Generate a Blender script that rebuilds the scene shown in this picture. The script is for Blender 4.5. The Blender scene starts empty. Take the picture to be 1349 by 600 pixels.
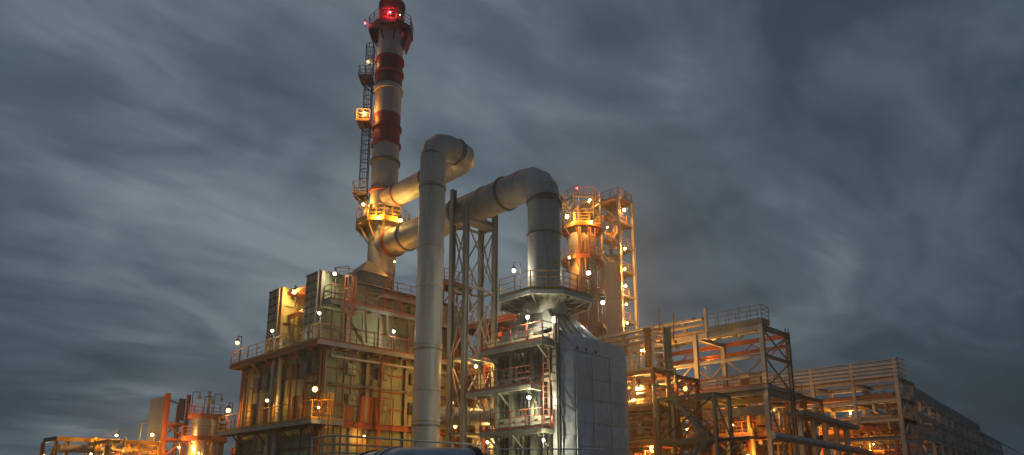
import bpy, math, random
from mathutils import Vector, Matrix

sc = bpy.context.scene
col = sc.collection
random.seed(7)
S2 = math.sqrt(2.0)

# ------------------------------------------------------------------ camera
EYE = 1.7
F_PX, CX, CY = 900.0, 674.5, 450.0           # focal length / principal point in photo pixels (1349 x 600, upper part of a 3:2 frame)
PITCH = math.atan(200.0 / F_PX)
cam_d = bpy.data.cameras.new("camera")
cam = bpy.data.objects.new("camera", cam_d)
col.objects.link(cam)
cam.location = (0, 0, EYE)
cam.rotation_euler = (math.radians(90) + PITCH, 0, math.radians(-45))   # looks along +X +Y
cam_d.sensor_width = 36.0
cam_d.lens = 36.0 * F_PX / 1349.0
cam_d.shift_y = (CY - 300.0) / 1349.0
cam_d.clip_end = 3000
sc.camera = cam

# ------------------------------------------------------------------ sky
SUN_EL, SUN_AZ = math.radians(3.0), math.radians(-75)
w = bpy.data.worlds.new("World"); sc.world = w; w.use_nodes = True
nt = w.node_tree; N = nt.nodes; L = nt.links
for n in list(N): N.remove(n)
def nd(tree, typ, **kw):
    n = tree.nodes.new(typ)
    for k, v in kw.items():
        if k.startswith('i_'):
            key = k[2:]
            key = int(key) if key.isdigit() else key.replace('_', ' ')
            n.inputs[key].default_value = v
        else: setattr(n, k, v)
    return n
out = nd(nt, 'ShaderNodeOutputWorld'); bg = nd(nt, 'ShaderNodeBackground')
L.new(bg.outputs[0], out.inputs[0])
sky = nd(nt, 'ShaderNodeTexSky'); sky.sky_type = 'NISHITA'; sky.sun_disc = False
sky.sun_elevation = SUN_EL; sky.sun_rotation = SUN_AZ; sky.air_density = 1.5; sky.dust_density = 2.0
tc = nd(nt, 'ShaderNodeTexCoord')
sep = nd(nt, 'ShaderNodeSeparateXYZ'); L.new(tc.outputs['Generated'], sep.inputs[0])
def math_n(op, a=None, b=None, clamp=False):
    n = nd(nt, 'ShaderNodeMath', operation=op, use_clamp=clamp)
    for i, v in enumerate((a, b)):
        if v is None: continue
        if isinstance(v, (int, float)): n.inputs[i].default_value = v
        else: L.new(v, n.inputs[i])
    return n.outputs[0]
zz = math_n('ADD', math_n('MAXIMUM', sep.outputs[2], 0.0), 0.22)
cmb = nd(nt, 'ShaderNodeCombineXYZ')                      # a flat cloud deck seen from below
L.new(math_n('DIVIDE', sep.outputs[0], zz), cmb.inputs[0]); L.new(math_n('DIVIDE', sep.outputs[1], zz), cmb.inputs[1])
SK = (0.74, 18.0, -6.6, -58, 1.54)                                   # scale, offset x, offset y, drift angle
def cloud(scale, loc, rot, stretch, detail, rough, dist):
    mp = nd(nt, 'ShaderNodeMapping'); L.new(cmb.outputs[0], mp.inputs[0])
    mp.inputs['Location'].default_value = loc; mp.inputs['Rotation'].default_value = (0, 0, math.radians(rot)); mp.inputs['Scale'].default_value = stretch
    t = nd(nt, 'ShaderNodeTexNoise'); L.new(mp.outputs[0], t.inputs['Vector'])
    t.inputs['Scale'].default_value = scale; t.inputs['Detail'].default_value = detail
    t.inputs['Roughness'].default_value = rough; t.inputs['Distortion'].default_value = dist
    return t.outputs[0]
c0 = cloud(SK[0], (SK[1], SK[2], 0), SK[3], (1.0, SK[4], 1), 3, 0.45, 0.3)
c1 = cloud(SK[0]*2.3, (SK[2]+2.7, SK[1]*1.3, 0), SK[3]-8, (1.0, SK[4]*1.05, 1), 8, 0.52, 0.9)
c2 = cloud(SK[0]*6.0, (SK[1]*.7, SK[2]*2.1, 0), SK[3]+6, (0.8, SK[4]*1.2, 1), 9, 0.55, 0.6)
mixc = math_n('ADD', math_n('ADD', math_n('MULTIPLY', c0, 0.47), math_n('MULTIPLY', c1, 0.37)), math_n('MULTIPLY', c2, 0.16))
# the cloud thins out towards the side where the day goes down (left of the view) and thickens to the right
side = nd(nt, 'ShaderNodeVectorMath', operation='DOT_PRODUCT'); L.new(tc.outputs['Generated'], side.inputs[0])
side.inputs[1].default_value = (0.37, 0.93, 0.0)
mixc = math_n('ADD', mixc, math_n('MULTIPLY', math_n('SUBTRACT', math_n('MAXIMUM', side.outputs['Value'], 0.46), 0.72), 0.22))
low = math_n('SUBTRACT', 1.0, math_n('DIVIDE', sep.outputs[2], 0.34, True), True)      # the deck is seen edge-on, so thicker, towards the horizon
mixc = math_n('SUBTRACT', mixc, math_n('MULTIPLY', low, 0.10))
ramp = nd(nt, 'ShaderNodeValToRGB'); L.new(mixc, ramp.inputs[0])
cr = ramp.color_ramp; cr.interpolation = 'LINEAR'
cr.elements[0].position = 0.28; cr.elements[0].color = (0.026, 0.045, 0.064, 1)
cr.elements[1].position = 0.655; cr.elements[1].color = (0.228, 0.285, 0.325, 1)
e = cr.elements.new(0.41); e.color = (0.041, 0.068, 0.095, 1)
e = cr.elements.new(0.52); e.color = (0.090, 0.130, 0.166, 1)
mx = nd(nt, 'ShaderNodeMix', data_type='RGBA'); mx.inputs[0].default_value = 0.08
sc_sky = nd(nt, 'ShaderNodeVectorMath', operation='SCALE'); L.new(sky.outputs[0], sc_sky.inputs[0]); sc_sky.inputs['Scale'].default_value = 0.06
L.new(ramp.outputs[0], mx.inputs[6]); L.new(sc_sky.outputs[0], mx.inputs[7]); L.new(mx.outputs[2], bg.inputs[0])
bg.inputs[1].default_value = 1.0
w.cycles.sampling_method = 'MANUAL'; w.cycles.sample_map_resolution = 256

# ------------------------------------------------------------------ sun (almost down, behind the overcast)
sd = bpy.data.lights.new("sun", 'SUN'); sd.energy = 0.06; sd.angle = math.radians(30); sd.color = (0.85, 0.9, 1.0)
so = bpy.data.objects.new("sun", sd); col.objects.link(so)
dsun = Vector((math.sin(SUN_AZ), math.cos(SUN_AZ), 0.9)).normalized()
so.rotation_euler = dsun.to_track_quat('Z', 'Y').to_euler(); so.location = (0, 0, 80)

sc.view_settings.view_transform = 'Standard'; sc.view_settings.look = 'None'
sc.view_settings.exposure = 0.0; sc.view_settings.gamma = 1.0
sc.render.engine = 'CYCLES'
cy = sc.cycles
cy.use_denoising = True; cy.max_bounces = 5; cy.diffuse_bounces = 3; cy.glossy_bounces = 3; cy.volume_bounces = 0
cy.use_light_tree = True; cy.sample_clamp_indirect = 3.0; cy.sample_clamp_direct = 0

# ------------------------------------------------------------------ photo pixel -> place (only a direction; distance comes from a plane or D)
SP, CP = math.sin(PITCH), math.cos(PITCH)
def ray(px, py):
    x, y = (px - CX) / F_PX, (CY - py) / F_PX
    return x, CP - y * SP, SP + y * CP            # right, forward, up
def atD(px, py, D):
    r, d, h = ray(px, py); R = D * r / d
    return Vector(((D + R) / S2, (D - R) / S2, EYE + D * h / d))
def onX(px, py, X):
    r, d, h = ray(px, py); return atD(px, py, X * S2 / (1 + r / d))
def onY(px, py, Y):
    r, d, h = ray(px, py); return atD(px, py, Y * S2 / (1 - r / d))

# ------------------------------------------------------------------ materials
def mat(name, c, rough=0.6, metal=0.0, var=0.25, scale=0.8, dirt=None, dirt_amt=0.35, bump=0.05, bscale=8.0, streak=3.0, spec=0.5):
    m = bpy.data.materials.new(name); m.use_nodes = True
    t = m.node_tree; b = t.nodes['Principled BSDF']
    g = nd(t, 'ShaderNodeNewGeometry')
    mp = nd(t, 'ShaderNodeMapping'); t.links.new(g.outputs['Position'], mp.inputs[0]); mp.inputs['Scale'].default_value = (1, 1, 1.0 / streak)
    n1 = nd(t, 'ShaderNodeTexNoise'); t.links.new(mp.outputs[0], n1.inputs['Vector']); n1.inputs['Scale'].default_value = scale; n1.inputs['Detail'].default_value = 6
    n1.inputs['Roughness'].default_value = 0.62
    oi = nd(t, 'ShaderNodeObjectInfo')
    r1 = nd(t, 'ShaderNodeMapRange'); t.links.new(n1.outputs[0], r1.inputs[0])
    r1.inputs[1].default_value = 0.3; r1.inputs[2].default_value = 0.7; r1.inputs[3].default_value = 1 - var; r1.inputs[4].default_value = 1 + var
    r2 = nd(t, 'ShaderNodeMapRange'); t.links.new(oi.outputs['Random'], r2.inputs[0]); r2.inputs[3].default_value = 1 - var * 0.5; r2.inputs[4].default_value = 1 + var * 0.5
    mu = nd(t, 'ShaderNodeMath', operation='MULTIPLY'); t.links.new(r1.outputs[0], mu.inputs[0]); t.links.new(r2.outputs[0], mu.inputs[1])
    vs = nd(t, 'ShaderNodeVectorMath', operation='SCALE'); vs.inputs[0].default_value = c; t.links.new(mu.outputs[0], vs.inputs['Scale'])
    last = vs.outputs[0]
    if dirt:
        n2 = nd(t, 'ShaderNodeTexNoise'); t.links.new(mp.outputs[0], n2.inputs['Vector']); n2.inputs['Scale'].default_value = scale * 2.7; n2.inputs['Detail'].default_value = 8
        n2.inputs['Roughness'].default_value = 0.7
        rr = nd(t, 'ShaderNodeMapRange'); t.links.new(n2.outputs[0], rr.inputs[0]); rr.inputs[1].default_value = 0.52; rr.inputs[2].default_value = 0.68; rr.inputs[4].default_value = dirt_amt
        mxx = nd(t, 'ShaderNodeMix', data_type='RGBA'); t.links.new(rr.outputs[0], mxx.inputs[0]); t.links.new(last, mxx.inputs[6]); mxx.inputs[7].default_value = (*dirt, 1)
        last = mxx.outputs[2]
    t.links.new(last, b.inputs['Base Color'])
    b.inputs['Roughness'].default_value = rough; b.inputs['Metallic'].default_value = metal
    b.inputs['Specular IOR Level'].default_value = spec
    rg = nd(t, 'ShaderNodeMapRange'); t.links.new(n1.outputs[0], rg.inputs[0]); rg.inputs[3].default_value = max(0.05, rough - 0.15); rg.inputs[4].default_value = min(1, rough + 0.15)
    t.links.new(rg.outputs[0], b.inputs['Roughness'])
    if bump:
        n3 = nd(t, 'ShaderNodeTexNoise'); t.links.new(g.outputs['Position'], n3.inputs['Vector']); n3.inputs['Scale'].default_value = bscale; n3.inputs['Detail'].default_value = 4
        bp = nd(t, 'ShaderNodeBump'); bp.inputs['Strength'].default_value = 1.0; bp.inputs['Distance'].default_value = bump
        t.links.new(n3.outputs[0], bp.inputs['Height']); t.links.new(bp.outputs[0], b.inputs['Normal'])
    return m
RUST = (0.16, 0.055, 0.02)
M = {
 'olive': mat('olive_panel_paint', (0.37, 0.40, 0.22), 0.55, 0, 0.32, 0.7, (0.20, 0.10, 0.04), 0.75, 0.01, 5),
 'primer': mat('red_primer', (0.42, 0.115, 0.04), 0.6, 0, 0.3, 1.0, RUST, 0.5, 0.004),
 'steel': mat('grey_steel_paint', (0.36, 0.35, 0.33), 0.5, 0.1, 0.22, 0.9, (0.2, 0.12, 0.07), 0.4, 0.004),
 'pale': mat('pale_steel_paint', (0.60, 0.57, 0.53), 0.5, 0.1, 0.2, 0.9, (0.3, 0.17, 0.09), 0.4, 0.004),
 'tan': mat('tan_steel_paint', (0.46, 0.36, 0.25), 0.55, 0.0, 0.25, 0.9, RUST, 0.4, 0.004),
 'green': mat('green_grey_steel', (0.27, 0.29, 0.22), 0.55, 0.1, 0.25, 0.9, RUST, 0.3, 0.004),
 'duct': mat('grey_duct_paint', (0.44, 0.435, 0.425), 0.5, 0.1, 0.2, 0.5, (0.22, 0.18, 0.15), 0.6, 0.012, 2.0, 7),
 'dband': mat('duct_flange_paint', (0.20, 0.19, 0.185), 0.5, 0.2, 0.25, 1.0, RUST, 0.5, 0.004),
 'white': mat('stack_white_paint', (0.60, 0.54, 0.51), 0.55, 0, 0.25, 0.7, (0.22, 0.13, 0.09), 0.75, 0.008, 3, 9),
 'red': mat('stack_red_paint', (0.26, 0.022, 0.020), 0.55, 0, 0.4, 0.7, (0.09, 0.03, 0.025), 0.8, 0.008, 3, 9),
 'soot': mat('stack_soot', (0.035, 0.03, 0.03), 0.7, 0, 0.3, 1.0, None, 0, 0.004),
 'yellow': mat('lamplit_yellow_paint', (0.58, 0.31, 0.04), 0.5, 0, 0.2, 1.0, RUST, 0.4, 0),  # lamp light on the rails is put into this yellow
 'orail': mat('red_rail_paint', (0.48, 0.12, 0.045), 0.5, 0, 0.2, 1.0, RUST, 0.4, 0),
 'deck': mat('galvanised_deck', (0.20, 0.22, 0.24), 0.5, 0.4, 0.25, 1.2, RUST, 0.3, 0.01, 14),
 'blue': mat('blue_deck_paint', (0.16, 0.24, 0.33), 0.5, 0.1, 0.25, 1.2, RUST, 0.25, 0.01, 14),
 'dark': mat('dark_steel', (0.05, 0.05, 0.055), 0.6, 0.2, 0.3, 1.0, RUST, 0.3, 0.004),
 'roof': mat('grey_roof_sheet', (0.24, 0.24, 0.23), 0.5, 0.2, 0.2, 0.7, RUST, 0.25, 0.008),
 'foil': mat('aluminium_cladding', (0.80, 0.81, 0.83), 0.36, 0.4, 0.1, 0.8, (0.36, 0.32, 0.30), 0.5, 0.05, 1.6, 1.2),
 'sheet': mat('aluminium_sheet', (0.78, 0.78, 0.82), 0.45, 0.12, 0.16, 0.6, (0.36, 0.32, 0.30), 0.5, 0.06, 1.3),
 'insul': mat('pipe_insulation_sheet', (0.55, 0.55, 0.54), 0.35, 0.75, 0.15, 0.8, (0.3, 0.25, 0.2), 0.4, 0.015, 5),
 'pipe': mat('tan_pipe_paint', (0.50, 0.42, 0.33), 0.45, 0.1, 0.22, 0.8, RUST, 0.4, 0.004),
 'rpipe': mat('brown_pipe_paint', (0.36, 0.16, 0.07), 0.5, 0.1, 0.25, 0.8, RUST, 0.5, 0.004),
 'vessel': mat('vessel_paint', (0.52, 0.47, 0.42), 0.45, 0.2, 0.18, 0.6, (0.3, 0.18, 0.1), 0.4, 0.008, 3),
 'lilac': mat('lilac_grey_sheet', (0.40, 0.37, 0.40), 0.55, 0.2, 0.12, 0.5, (0.3, 0.22, 0.2), 0.3, 0.01, 2),
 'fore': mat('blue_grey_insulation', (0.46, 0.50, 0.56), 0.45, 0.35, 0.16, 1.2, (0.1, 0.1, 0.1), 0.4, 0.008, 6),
 'cream': mat('cream_green_paint', (0.50, 0.49, 0.34), 0.55, 0, 0.25, 0.8, (0.22, 0.12, 0.05), 0.6, 0.005),
 'conc': mat('concrete', (0.34, 0.30, 0.25), 0.85, 0, 0.22, 0.9, (0.18, 0.14, 0.1), 0.5, 0.01, 10),
 'ground': mat('gravel_ground', (0.13, 0.12, 0.11), 0.95, 0, 0.35, 0.4, (0.07, 0.065, 0.06), 0.6, 0.04, 10, 1.0),
}
def glow(name, c, s):
    m = bpy.data.materials.new(name); m.use_nodes = True
    b = m.node_tree.nodes['Principled BSDF']; b.inputs['Base Color'].default_value = (0.8, 0.8, 0.8, 1)
    b.inputs['Emission Color'].default_value = (*c, 1); b.inputs['Emission Strength'].default_value = s
    return m
SODIUM, WARM, WHITE, REDL = (1.0, 0.40, 0.06), (1.0, 0.56, 0.13), (1.0, 0.93, 0.68), (1.0, 0.03, 0.04)

# ------------------------------------------------------------------ mesh builder
UP = Vector((0, 0, 1))
class MB:
    def __init__(s): s.v = []; s.f = []; s.s = []
    def add(s, vs, fs, smooth=False):
        o = len(s.v); s.v += [tuple(x) for x in vs]
        for f in fs: s.f.append(tuple(i + o for i in f)); s.s.append(smooth)
        return s
    def box(s, lo, hi):
        x0, y0, z0 = lo; x1, y1, z1 = hi
        return s.add([(x0,y0,z0),(x1,y0,z0),(x1,y1,z0),(x0,y1,z0),(x0,y0,z1),(x1,y0,z1),(x1,y1,z1),(x0,y1,z1)],
                     [(0,3,2,1),(4,5,6,7),(0,1,5,4),(1,2,6,5),(2,3,7,6),(3,0,4,7)])
    def frame(s, p0, p1, up=UP):
        d = (p1 - p0).normalized(); u = up if abs(d.dot(up)) < 0.98 else Vector((1, 0, 0))
        a = d.cross(u).normalized(); b = a.cross(d).normalized(); return d, a, b
    def bar(s, p0, p1, w_, h_=None, up=UP):
        p0, p1 = Vector(p0), Vector(p1); h_ = h_ or w_
        d, a, b = s.frame(p0, p1, up); a = a * w_ / 2; b = b * h_ / 2
        vs = [p0-a-b, p0+a-b, p0+a+b, p0-a+b, p1-a-b, p1+a-b, p1+a+b, p1-a+b]
        return s.add(vs, [(0,1,2,3)[::-1],(4,5,6,7),(0,1,5,4),(1,2,6,5),(2,3,7,6),(3,0,4,7)])
    def ibeam(s, p0, p1, w_, h_, up=UP, t=None):
        p0, p1 = Vector(p0), Vector(p1); t = t or max(0.02, 0.1 * h_)
        d, a, b = s.frame(p0, p1, up)
        s.bar(p0 + b*(h_-t)/2, p1 + b*(h_-t)/2, w_, t, b); s.bar(p0 - b*(h_-t)/2, p1 - b*(h_-t)/2, w_, t, b)
        return s.bar(p0, p1, t*0.8, h_ - 2*t, b)
    def tube(s, p0, p1, r, n=10, r1=None, caps=True):
        p0, p1 = Vector(p0), Vector(p1); r1 = r if r1 is None else r1
        d, a, b = s.frame(p0, p1)
        cs = [(math.cos(2*math.pi*i/n), math.sin(2*math.pi*i/n)) for i in range(n)]
        vs = [p0 + (a*c + b*q)*r for c, q in cs] + [p1 + (a*c + b*q)*r1 for c, q in cs]
        s.add(vs, [(i, (i+1) % n, (i+1) % n + n, i + n) for i in range(n)], True)
        if caps: s.add(vs, [tuple(range(n))[::-1], tuple(range(n, 2*n))])
        return s
    def path(s, pts, r, n=12, mitre=True):
        pts = [Vector(p) for p in pts]; ds = [(pts[i+1]-pts[i]).normalized() for i in range(len(pts)-1)]
        d, a, b = s.frame(pts[0], pts[1]); rings = []
        for i, p in enumerate(pts):
            if i == 0: nrm = ds[0]
            elif i == len(pts)-1: nrm = ds[-1]
            else: nrm = (ds[i-1] + ds[i]).normalized()
            if i > 0:
                # carry the frame along the new direction
                q = (ds[i-1] if i < len(ds)+1 else ds[-1])
            rings.append((p, nrm))
        fr = a
        prev = None
        for i in range(len(ds)):
            dd = ds[i]; fr = (fr - dd*fr.dot(dd)).normalized(); g = fr.cross(dd).normalized()
            def ring(k):
                p, nr = rings[k]; o = []
                for j in range(n):
                    t = 2*math.pi*j/n; v = (fr*math.cos(t) + g*math.sin(t))*r
                    o.append(p + v - dd*(v.dot(nr)/max(0.2, dd.dot(nr))))
                return o
            vs = ring(i) + ring(i+1)
            s.add(vs, [((j+1) % n, j, j + n, (j+1) % n + n) for j in range(n)], True)
            if i == 0: s.add(vs, [tuple(range(n))])
            if i == len(ds)-1: s.add(vs, [tuple(range(n, 2*n))[::-1]])
        return s
    def lathe(s, c, prof, n=24, smooth=True):
        c = Vector(c)
        for k in range(len(prof)-1):
            (r0, z0), (r1, z1) = prof[k], prof[k+1]
            vs = [c + Vector((r0*math.cos(2*math.pi*i/n), r0*math.sin(2*math.pi*i/n), z0)) for i in range(n)]
            vs += [c + Vector((r1*math.cos(2*math.pi*i/n), r1*math.sin(2*math.pi*i/n), z1)) for i in range(n)]
            s.add(vs, [(i, (i+1) % n, (i+1) % n + n, i + n) for i in range(n)], smooth)
        return s
    def prism(s, poly, z0, z1):
        n = len(poly); vs = [(x, y, z0) for x, y in poly] + [(x, y, z1) for x, y in poly]
        return s.add(vs, [tuple(range(n))[::-1], tuple(range(n, 2*n))] + [(i, (i+1) % n, (i+1) % n + n, i + n) for i in range(n)])
    def mesh(s, name):
        me = bpy.data.meshes.new(name); me.from_pydata(s.v, [], s.f); me.polygons.foreach_set('use_smooth', s.s); me.update(); return me
WM = {}
def link(o, parent=None, mtx=None):
    mtx = mtx or Matrix.Identity(4); col.objects.link(o); WM[o.name] = mtx
    if parent:
        o.parent = parent; o.matrix_parent_inverse = WM[parent.name].inverted()
    o.matrix_basis = mtx
    return o
def thing(name, label, cat, loc, group=None):
    o = bpy.data.objects.new(name, None); o.empty_display_size = 0.3
    o['label'] = label; o['category'] = cat
    if group: o['group'] = group
    return link(o, None, Matrix.Translation(Vector(loc)))
def part(name, mb, m, parent, kind=None, label=None):
    me = mb if isinstance(mb, bpy.types.Mesh) else mb.mesh(name)
    if not me.materials: me.materials.append(M[m] if isinstance(m, str) else m)
    o = bpy.data.objects.new(name, me)
    if kind: o['kind'] = kind
    if label: o['label'] = label
    return link(o, parent)
def place(name, me, parent, mtx): return link(bpy.data.objects.new(name, me), parent, mtx)
def shared(name, mb, m):
    me = mb.mesh(name); me.materials.append(M[m]); return me

# panels: unit plate (x 0..1, z 0..1, facing -Y, rim proud of a sunk field)
def plate_mesh(m):
    b = MB(); i = 0.06
    o = [(0,0,0),(1,0,0),(1,0,1),(0,0,1)]; q = [(i,0,i),(1-i,0,i),(1-i,0,1-i),(i,0,1-i)]; r = [(i*1.4,.4,i*1.4),(1-i*1.4,.4,i*1.4),(1-i*1.4,.4,1-i*1.4),(i*1.4,.4,1-i*1.4)]
    bk = [(0,1,0),(1,1,0),(1,1,1),(0,1,1)]
    vs = o + q + r + bk; fs = []
    for k in range(4):
        j = (k+1) % 4; fs += [(k, j, 4+j, 4+k), (4+k, 4+j, 8+j, 8+k), (j, k, 12+k, 12+j)]
    fs += [(8,9,10,11)]
    b.add(vs, fs); return shared('panel_' + m, b, m)
PLATES = {}
def plate(parent, p0, along, width, height, thick=0.06, m='olive', name='panel', outward=None):
    """p0 lower corner on the wall plane, along = unit direction; outward = unit normal"""
    if m not in PLATES: PLATES[m] = plate_mesh(m)
    n = Vector(outward)
    mt = Matrix((( along[0]*width, -n[0]*thick, 0, p0[0] + n[0]*thick), (along[1]*width, -n[1]*thick, 0, p0[1] + n[1]*thick), (0, 0, height, p0[2]), (0, 0, 0, 1)))
    return place(name, PLATES[m], parent, mt)

POST = {}
def railing(parent, pts, m='yellow', h=1.1, rails=(1.1, 0.72, 0.38), sp=1.5, r=0.028, toe=True, skip_first=False):
    pts = [Vector(p) for p in pts]; b = MB()
    for i in range(len(pts)-1):
        a, c = pts[i], pts[i+1]
        for hh in rails: b.tube(a + UP*hh, c + UP*hh, r if hh == rails[0] else r*0.8, 6)
        if toe: b.bar(a + UP*0.08, c + UP*0.08, 0.012, 0.14)
    o = part('railing', b, m, parent)
    if (m, h) not in POST: POST[(m, h)] = shared('post_' + m, MB().bar((0,0,0), (0,0,h), 0.055), m)
    for i in range(len(pts)-1):
        a, c = pts[i], pts[i+1]; n = max(1, round((c-a).length / sp))
        for k in range(n + (1 if i == len(pts)-2 else 0)):
            place('post', POST[(m, h)], o, Matrix.Translation(a.lerp(c, k/n)))
    return o
def ladder(parent, p0, p1, side, m='yellow', wd=0.5, cage=None):
    """p0/p1 bottom/top, side = unit vector across; cage = unit vector outward for safety hoops"""
    p0, p1, side = Vector(p0), Vector(p1), Vector(side); b = MB()
    for sgn in (-1, 1): b.bar(p0 + side*sgn*wd/2, p1 + side*sgn*wd/2 + UP*(1.0 if cage else 0), 0.06)
    n = int((p1-p0).length / 0.33)
    for k in range(1, n): q = p0.lerp(p1, k/n); b.tube(q - side*wd/2, q + side*wd/2, 0.02, 5)
    o = part('ladder', b, m, parent)
    if cage:
        cg = Vector(cage); b = MB(); z = p0.z + 2.2; arc = [math.radians(t) for t in range(0, 181, 30)]
        def hoop(zz): return [Vector((p0.x, p0.y, zz)) + side*math.cos(t)*0.38 + cg*math.sin(t)*0.72 for t in arc]
        while z < p1.z + 1.0:
            hp = hoop(z)
            for k in range(len(hp)-1): b.bar(hp[k], hp[k+1], 0.03, 0.06)
            z += 0.9
        for k in range(len(arc)):
            b.bar(hoop(p0.z + 2.2)[k], hoop(p1.z + 0.9)[k], 0.035)
        part('safety_cage', b, m, o)
    return o
def grating(parent, lo, hi, m='deck', under='steel', joist=1.2, name='platform', axis=0):
    """walkway deck with edge channels and joists below"""
    x0, y0, z = lo; x1, y1, _ = hi
    o = part(name, MB().box((x0, y0, z-0.05), (x1, y1, z)), m, parent)
    b = MB(); d = 0.13
    for (a, c) in (((x0,y0),(x1,y0)), ((x1,y0),(x1,y1)), ((x1,y1),(x0,y1)), ((x0,y1),(x0,y0))):
        b.bar((a[0], a[1], z-d-0.052+0.0), (c[0], c[1], z-d-0.052), 0.08, 0.26)
    part('edge_beam', b, under, o)
    n = max(1, int(((x1-x0) if axis == 0 else (y1-y0)) / joist))
    for k in range(1, n):
        t = k/n; b = MB()
        if axis == 0: b.ibeam((x0+(x1-x0)*t, y0+.04, z-.16), (x0+(x1-x0)*t, y1-.04, z-.16), .1, .2)
        else: b.ibeam((x0+.04, y0+(y1-y0)*t, z-.16), (x1-.04, y0+(y1-y0)*t, z-.16), .1, .2)
        part('joist', b, under, o)
    return o
def stair(parent, p0, p1, wd, side, m='blue', rail='orail'):
    p0, p1, side = Vector(p0), Vector(p1), Vector(side); b = MB()
    for sg in (-1, 1): b.bar(p0 + side*sg*wd/2, p1 + side*sg*wd/2, 0.06, 0.26)
    n = max(3, int(abs(p1.z-p0.z)/0.2))
    o = part('stair_flight', b, m, parent); b = MB()
    for k in range(n):
        q = p0.lerp(p1, (k+.5)/n); dr = Vector((p1.x-p0.x, p1.y-p0.y, 0)).normalized()
        b.bar(q - side*(wd/2-.03), q + side*(wd/2-.03), 0.26, 0.035, UP)
    part('treads', b, 'deck', o, kind='stuff')
    for sg in (-1, 1):
        b = MB()
        for hh in (1.0, 0.55): b.tube(p0 + side*sg*wd/2 + UP*hh, p1 + side*sg*wd/2 + UP*hh, 0.028, 6)
        for k in range(4): q = p0.lerp(p1, k/3) + side*sg*wd/2; b.bar(q, q + UP*1.0, 0.05)
        part('handrail', b, rail, o)
    return o
LAMP_GAIN = 0.6
GLOW = {}
def lamp(pos, c, power, label, pole=(0, 0, -2.0), r=0.17, cat='lamp', group='lit plant lamps', pm='dark', ball=True):
    """well-glass plant lamp: glowing globe under a shade, on a bent pole; a separate point light beside the globe does the lighting"""
    pos = Vector(pos); r = r*(0.66 + 0.2*random.random())
    if c not in GLOW: GLOW[c] = glow('lamp_glow', {SODIUM: (1.0, .62, .22), WARM: (1.0, .74, .34), WHITE: (1.0, .88, .62), REDL: (1.0, .10, .10)}[c], 2.0)
    base = pos + Vector(pole)
    t = thing('beacon_light' if cat == 'beacon' else 'flood_lamp', label, cat, base, group)
    b = MB(); n = 10; prof = [(0.001, -r)] + [(r*math.sin(a), -r*math.cos(a)) for a in [math.pi*k/6 for k in range(1, 6)]] + [(0.001, r)]
    b.lathe(pos, prof, n); part('globe', b, GLOW[c], t)
    ld = bpy.data.lights.new('lamp_light', 'POINT'); ld.energy = power*LAMP_GAIN; ld.color = c; ld.shadow_soft_size = 0.05
    lo = bpy.data.objects.new('lamp_light', ld); link(lo, t, Matrix.Translation(pos + Vector((-.75, -.75, -.25)).normalized()*(r*1.3 + 0.09)))  # point light added in front of the globe to do the lighting
    b = MB(); b.lathe(pos + UP*(r*1.02), [(r*1.25, 0.0), (r*0.75, r*0.5), (r*0.45, r*0.9), (0.001, r*1.0)], 12); part('shade', b, 'dark', t)
    b = MB(); top = pos + UP*(r*1.9)
    hz = Vector((pole[0], pole[1], 0))
    if hz.length > 0.05: b.path([top, pos + UP*(r*1.9+0.25), pos + hz + UP*(r*1.9+0.25), base], 0.035, 6)
    else:
        off = Vector((0.3, 0.3, 0)) * (r/0.17); b.path([top, top + UP*0.2, top + UP*0.2 + off, base + off], 0.035, 6)
    part('pole', b, pm, t)
    return t
from mathutils import noise as mnoise

# ------------------------------------------------------------------ ground
g = part('ground', MB().add([(-900,-900,0),(1100,-900,0),(1100,1100,0),(-900,1100,0)], [(0,1,2,3)]), 'ground', None, kind='structure')

# ================================================================== furnace house
FX0, FY0, FX1, FY1 = 23.3, 41.6, 37.0, 53.2       # lower body
Z_LOW, Z_UP, Z_TOP = 6.4, 11.75, 17.3
UX0, UY0, UY1 = 23.5, 42.9, 50.8                   # upper body
fh = thing('furnace_house', 'tall olive panelled furnace house with orange walkways below the striped chimney', 'furnace', (FX0+6, FY0+6, 0))
core = part('wall', MB().box((FX0, FY0, 0), (FX1, FY1, Z_UP)), 'olive', fh)
def panel_wall(parent, o, along, length, z0, z1, outn, cw, rh, m='olive', strip='primer', skip=(), colmat='tan', every=3):
    al = Vector(along); n = Vector(outn); o = Vector(o)
    nc = max(1, round(length/cw)); cw = length/nc; nr = max(1, round((z1-z0)/rh)); rh = (z1-z0)/nr
    for i in range(nc):
        for j in range(nr):
            if (i, j) in skip: continue
            p = o + al*(i*cw+.05); plate(parent, (p.x, p.y, z0 + j*rh + .06), al, cw-.10, rh-.12, 0.035 + 0.02*random.random(), m, 'panel', n)
    for j in range(nr+1):
        b = MB(); zz = z0 + j*rh; b.bar(o + n*.07 + UP*(zz-o.z), o + al*length + n*.07 + UP*(zz-o.z), 0.13, 0.08); part('stiffener', b, strip, parent)
    for i in range(nc+1):
        b = MB(); p = o + al*(i*cw)
        if i % every == 0: b.ibeam((p.x + n.x*.16, p.y + n.y*.16, z0), (p.x + n.x*.16, p.y + n.y*.16, z1 - .02), 0.24, 0.30, n); part('column', b, colmat, parent)
        else: b.bar((p.x + n.x*.05, p.y + n.y*.05, z0), (p.x + n.x*.05, p.y + n.y*.05, z1), 0.06, 0.09, n); part('rib', b, 'tan', parent)
panel_wall(core, (FX0, FY0, 0), (1,0,0), FX1-FX0, 0.2, Z_LOW-.2, (0,-1,0), 1.15, 1.24)
panel_wall(core, (FX0, FY0, 0), (1,0,0), FX1-FX0, Z_LOW, Z_UP-.35, (0,-1,0), 1.15, 1.25)
panel_wall(core, (FX0, FY0, 0), (0,1,0), FY1-FY0, 0.2, Z_LOW-.2, (-1,0,0), 1.16, 1.55, every=5)
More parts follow.
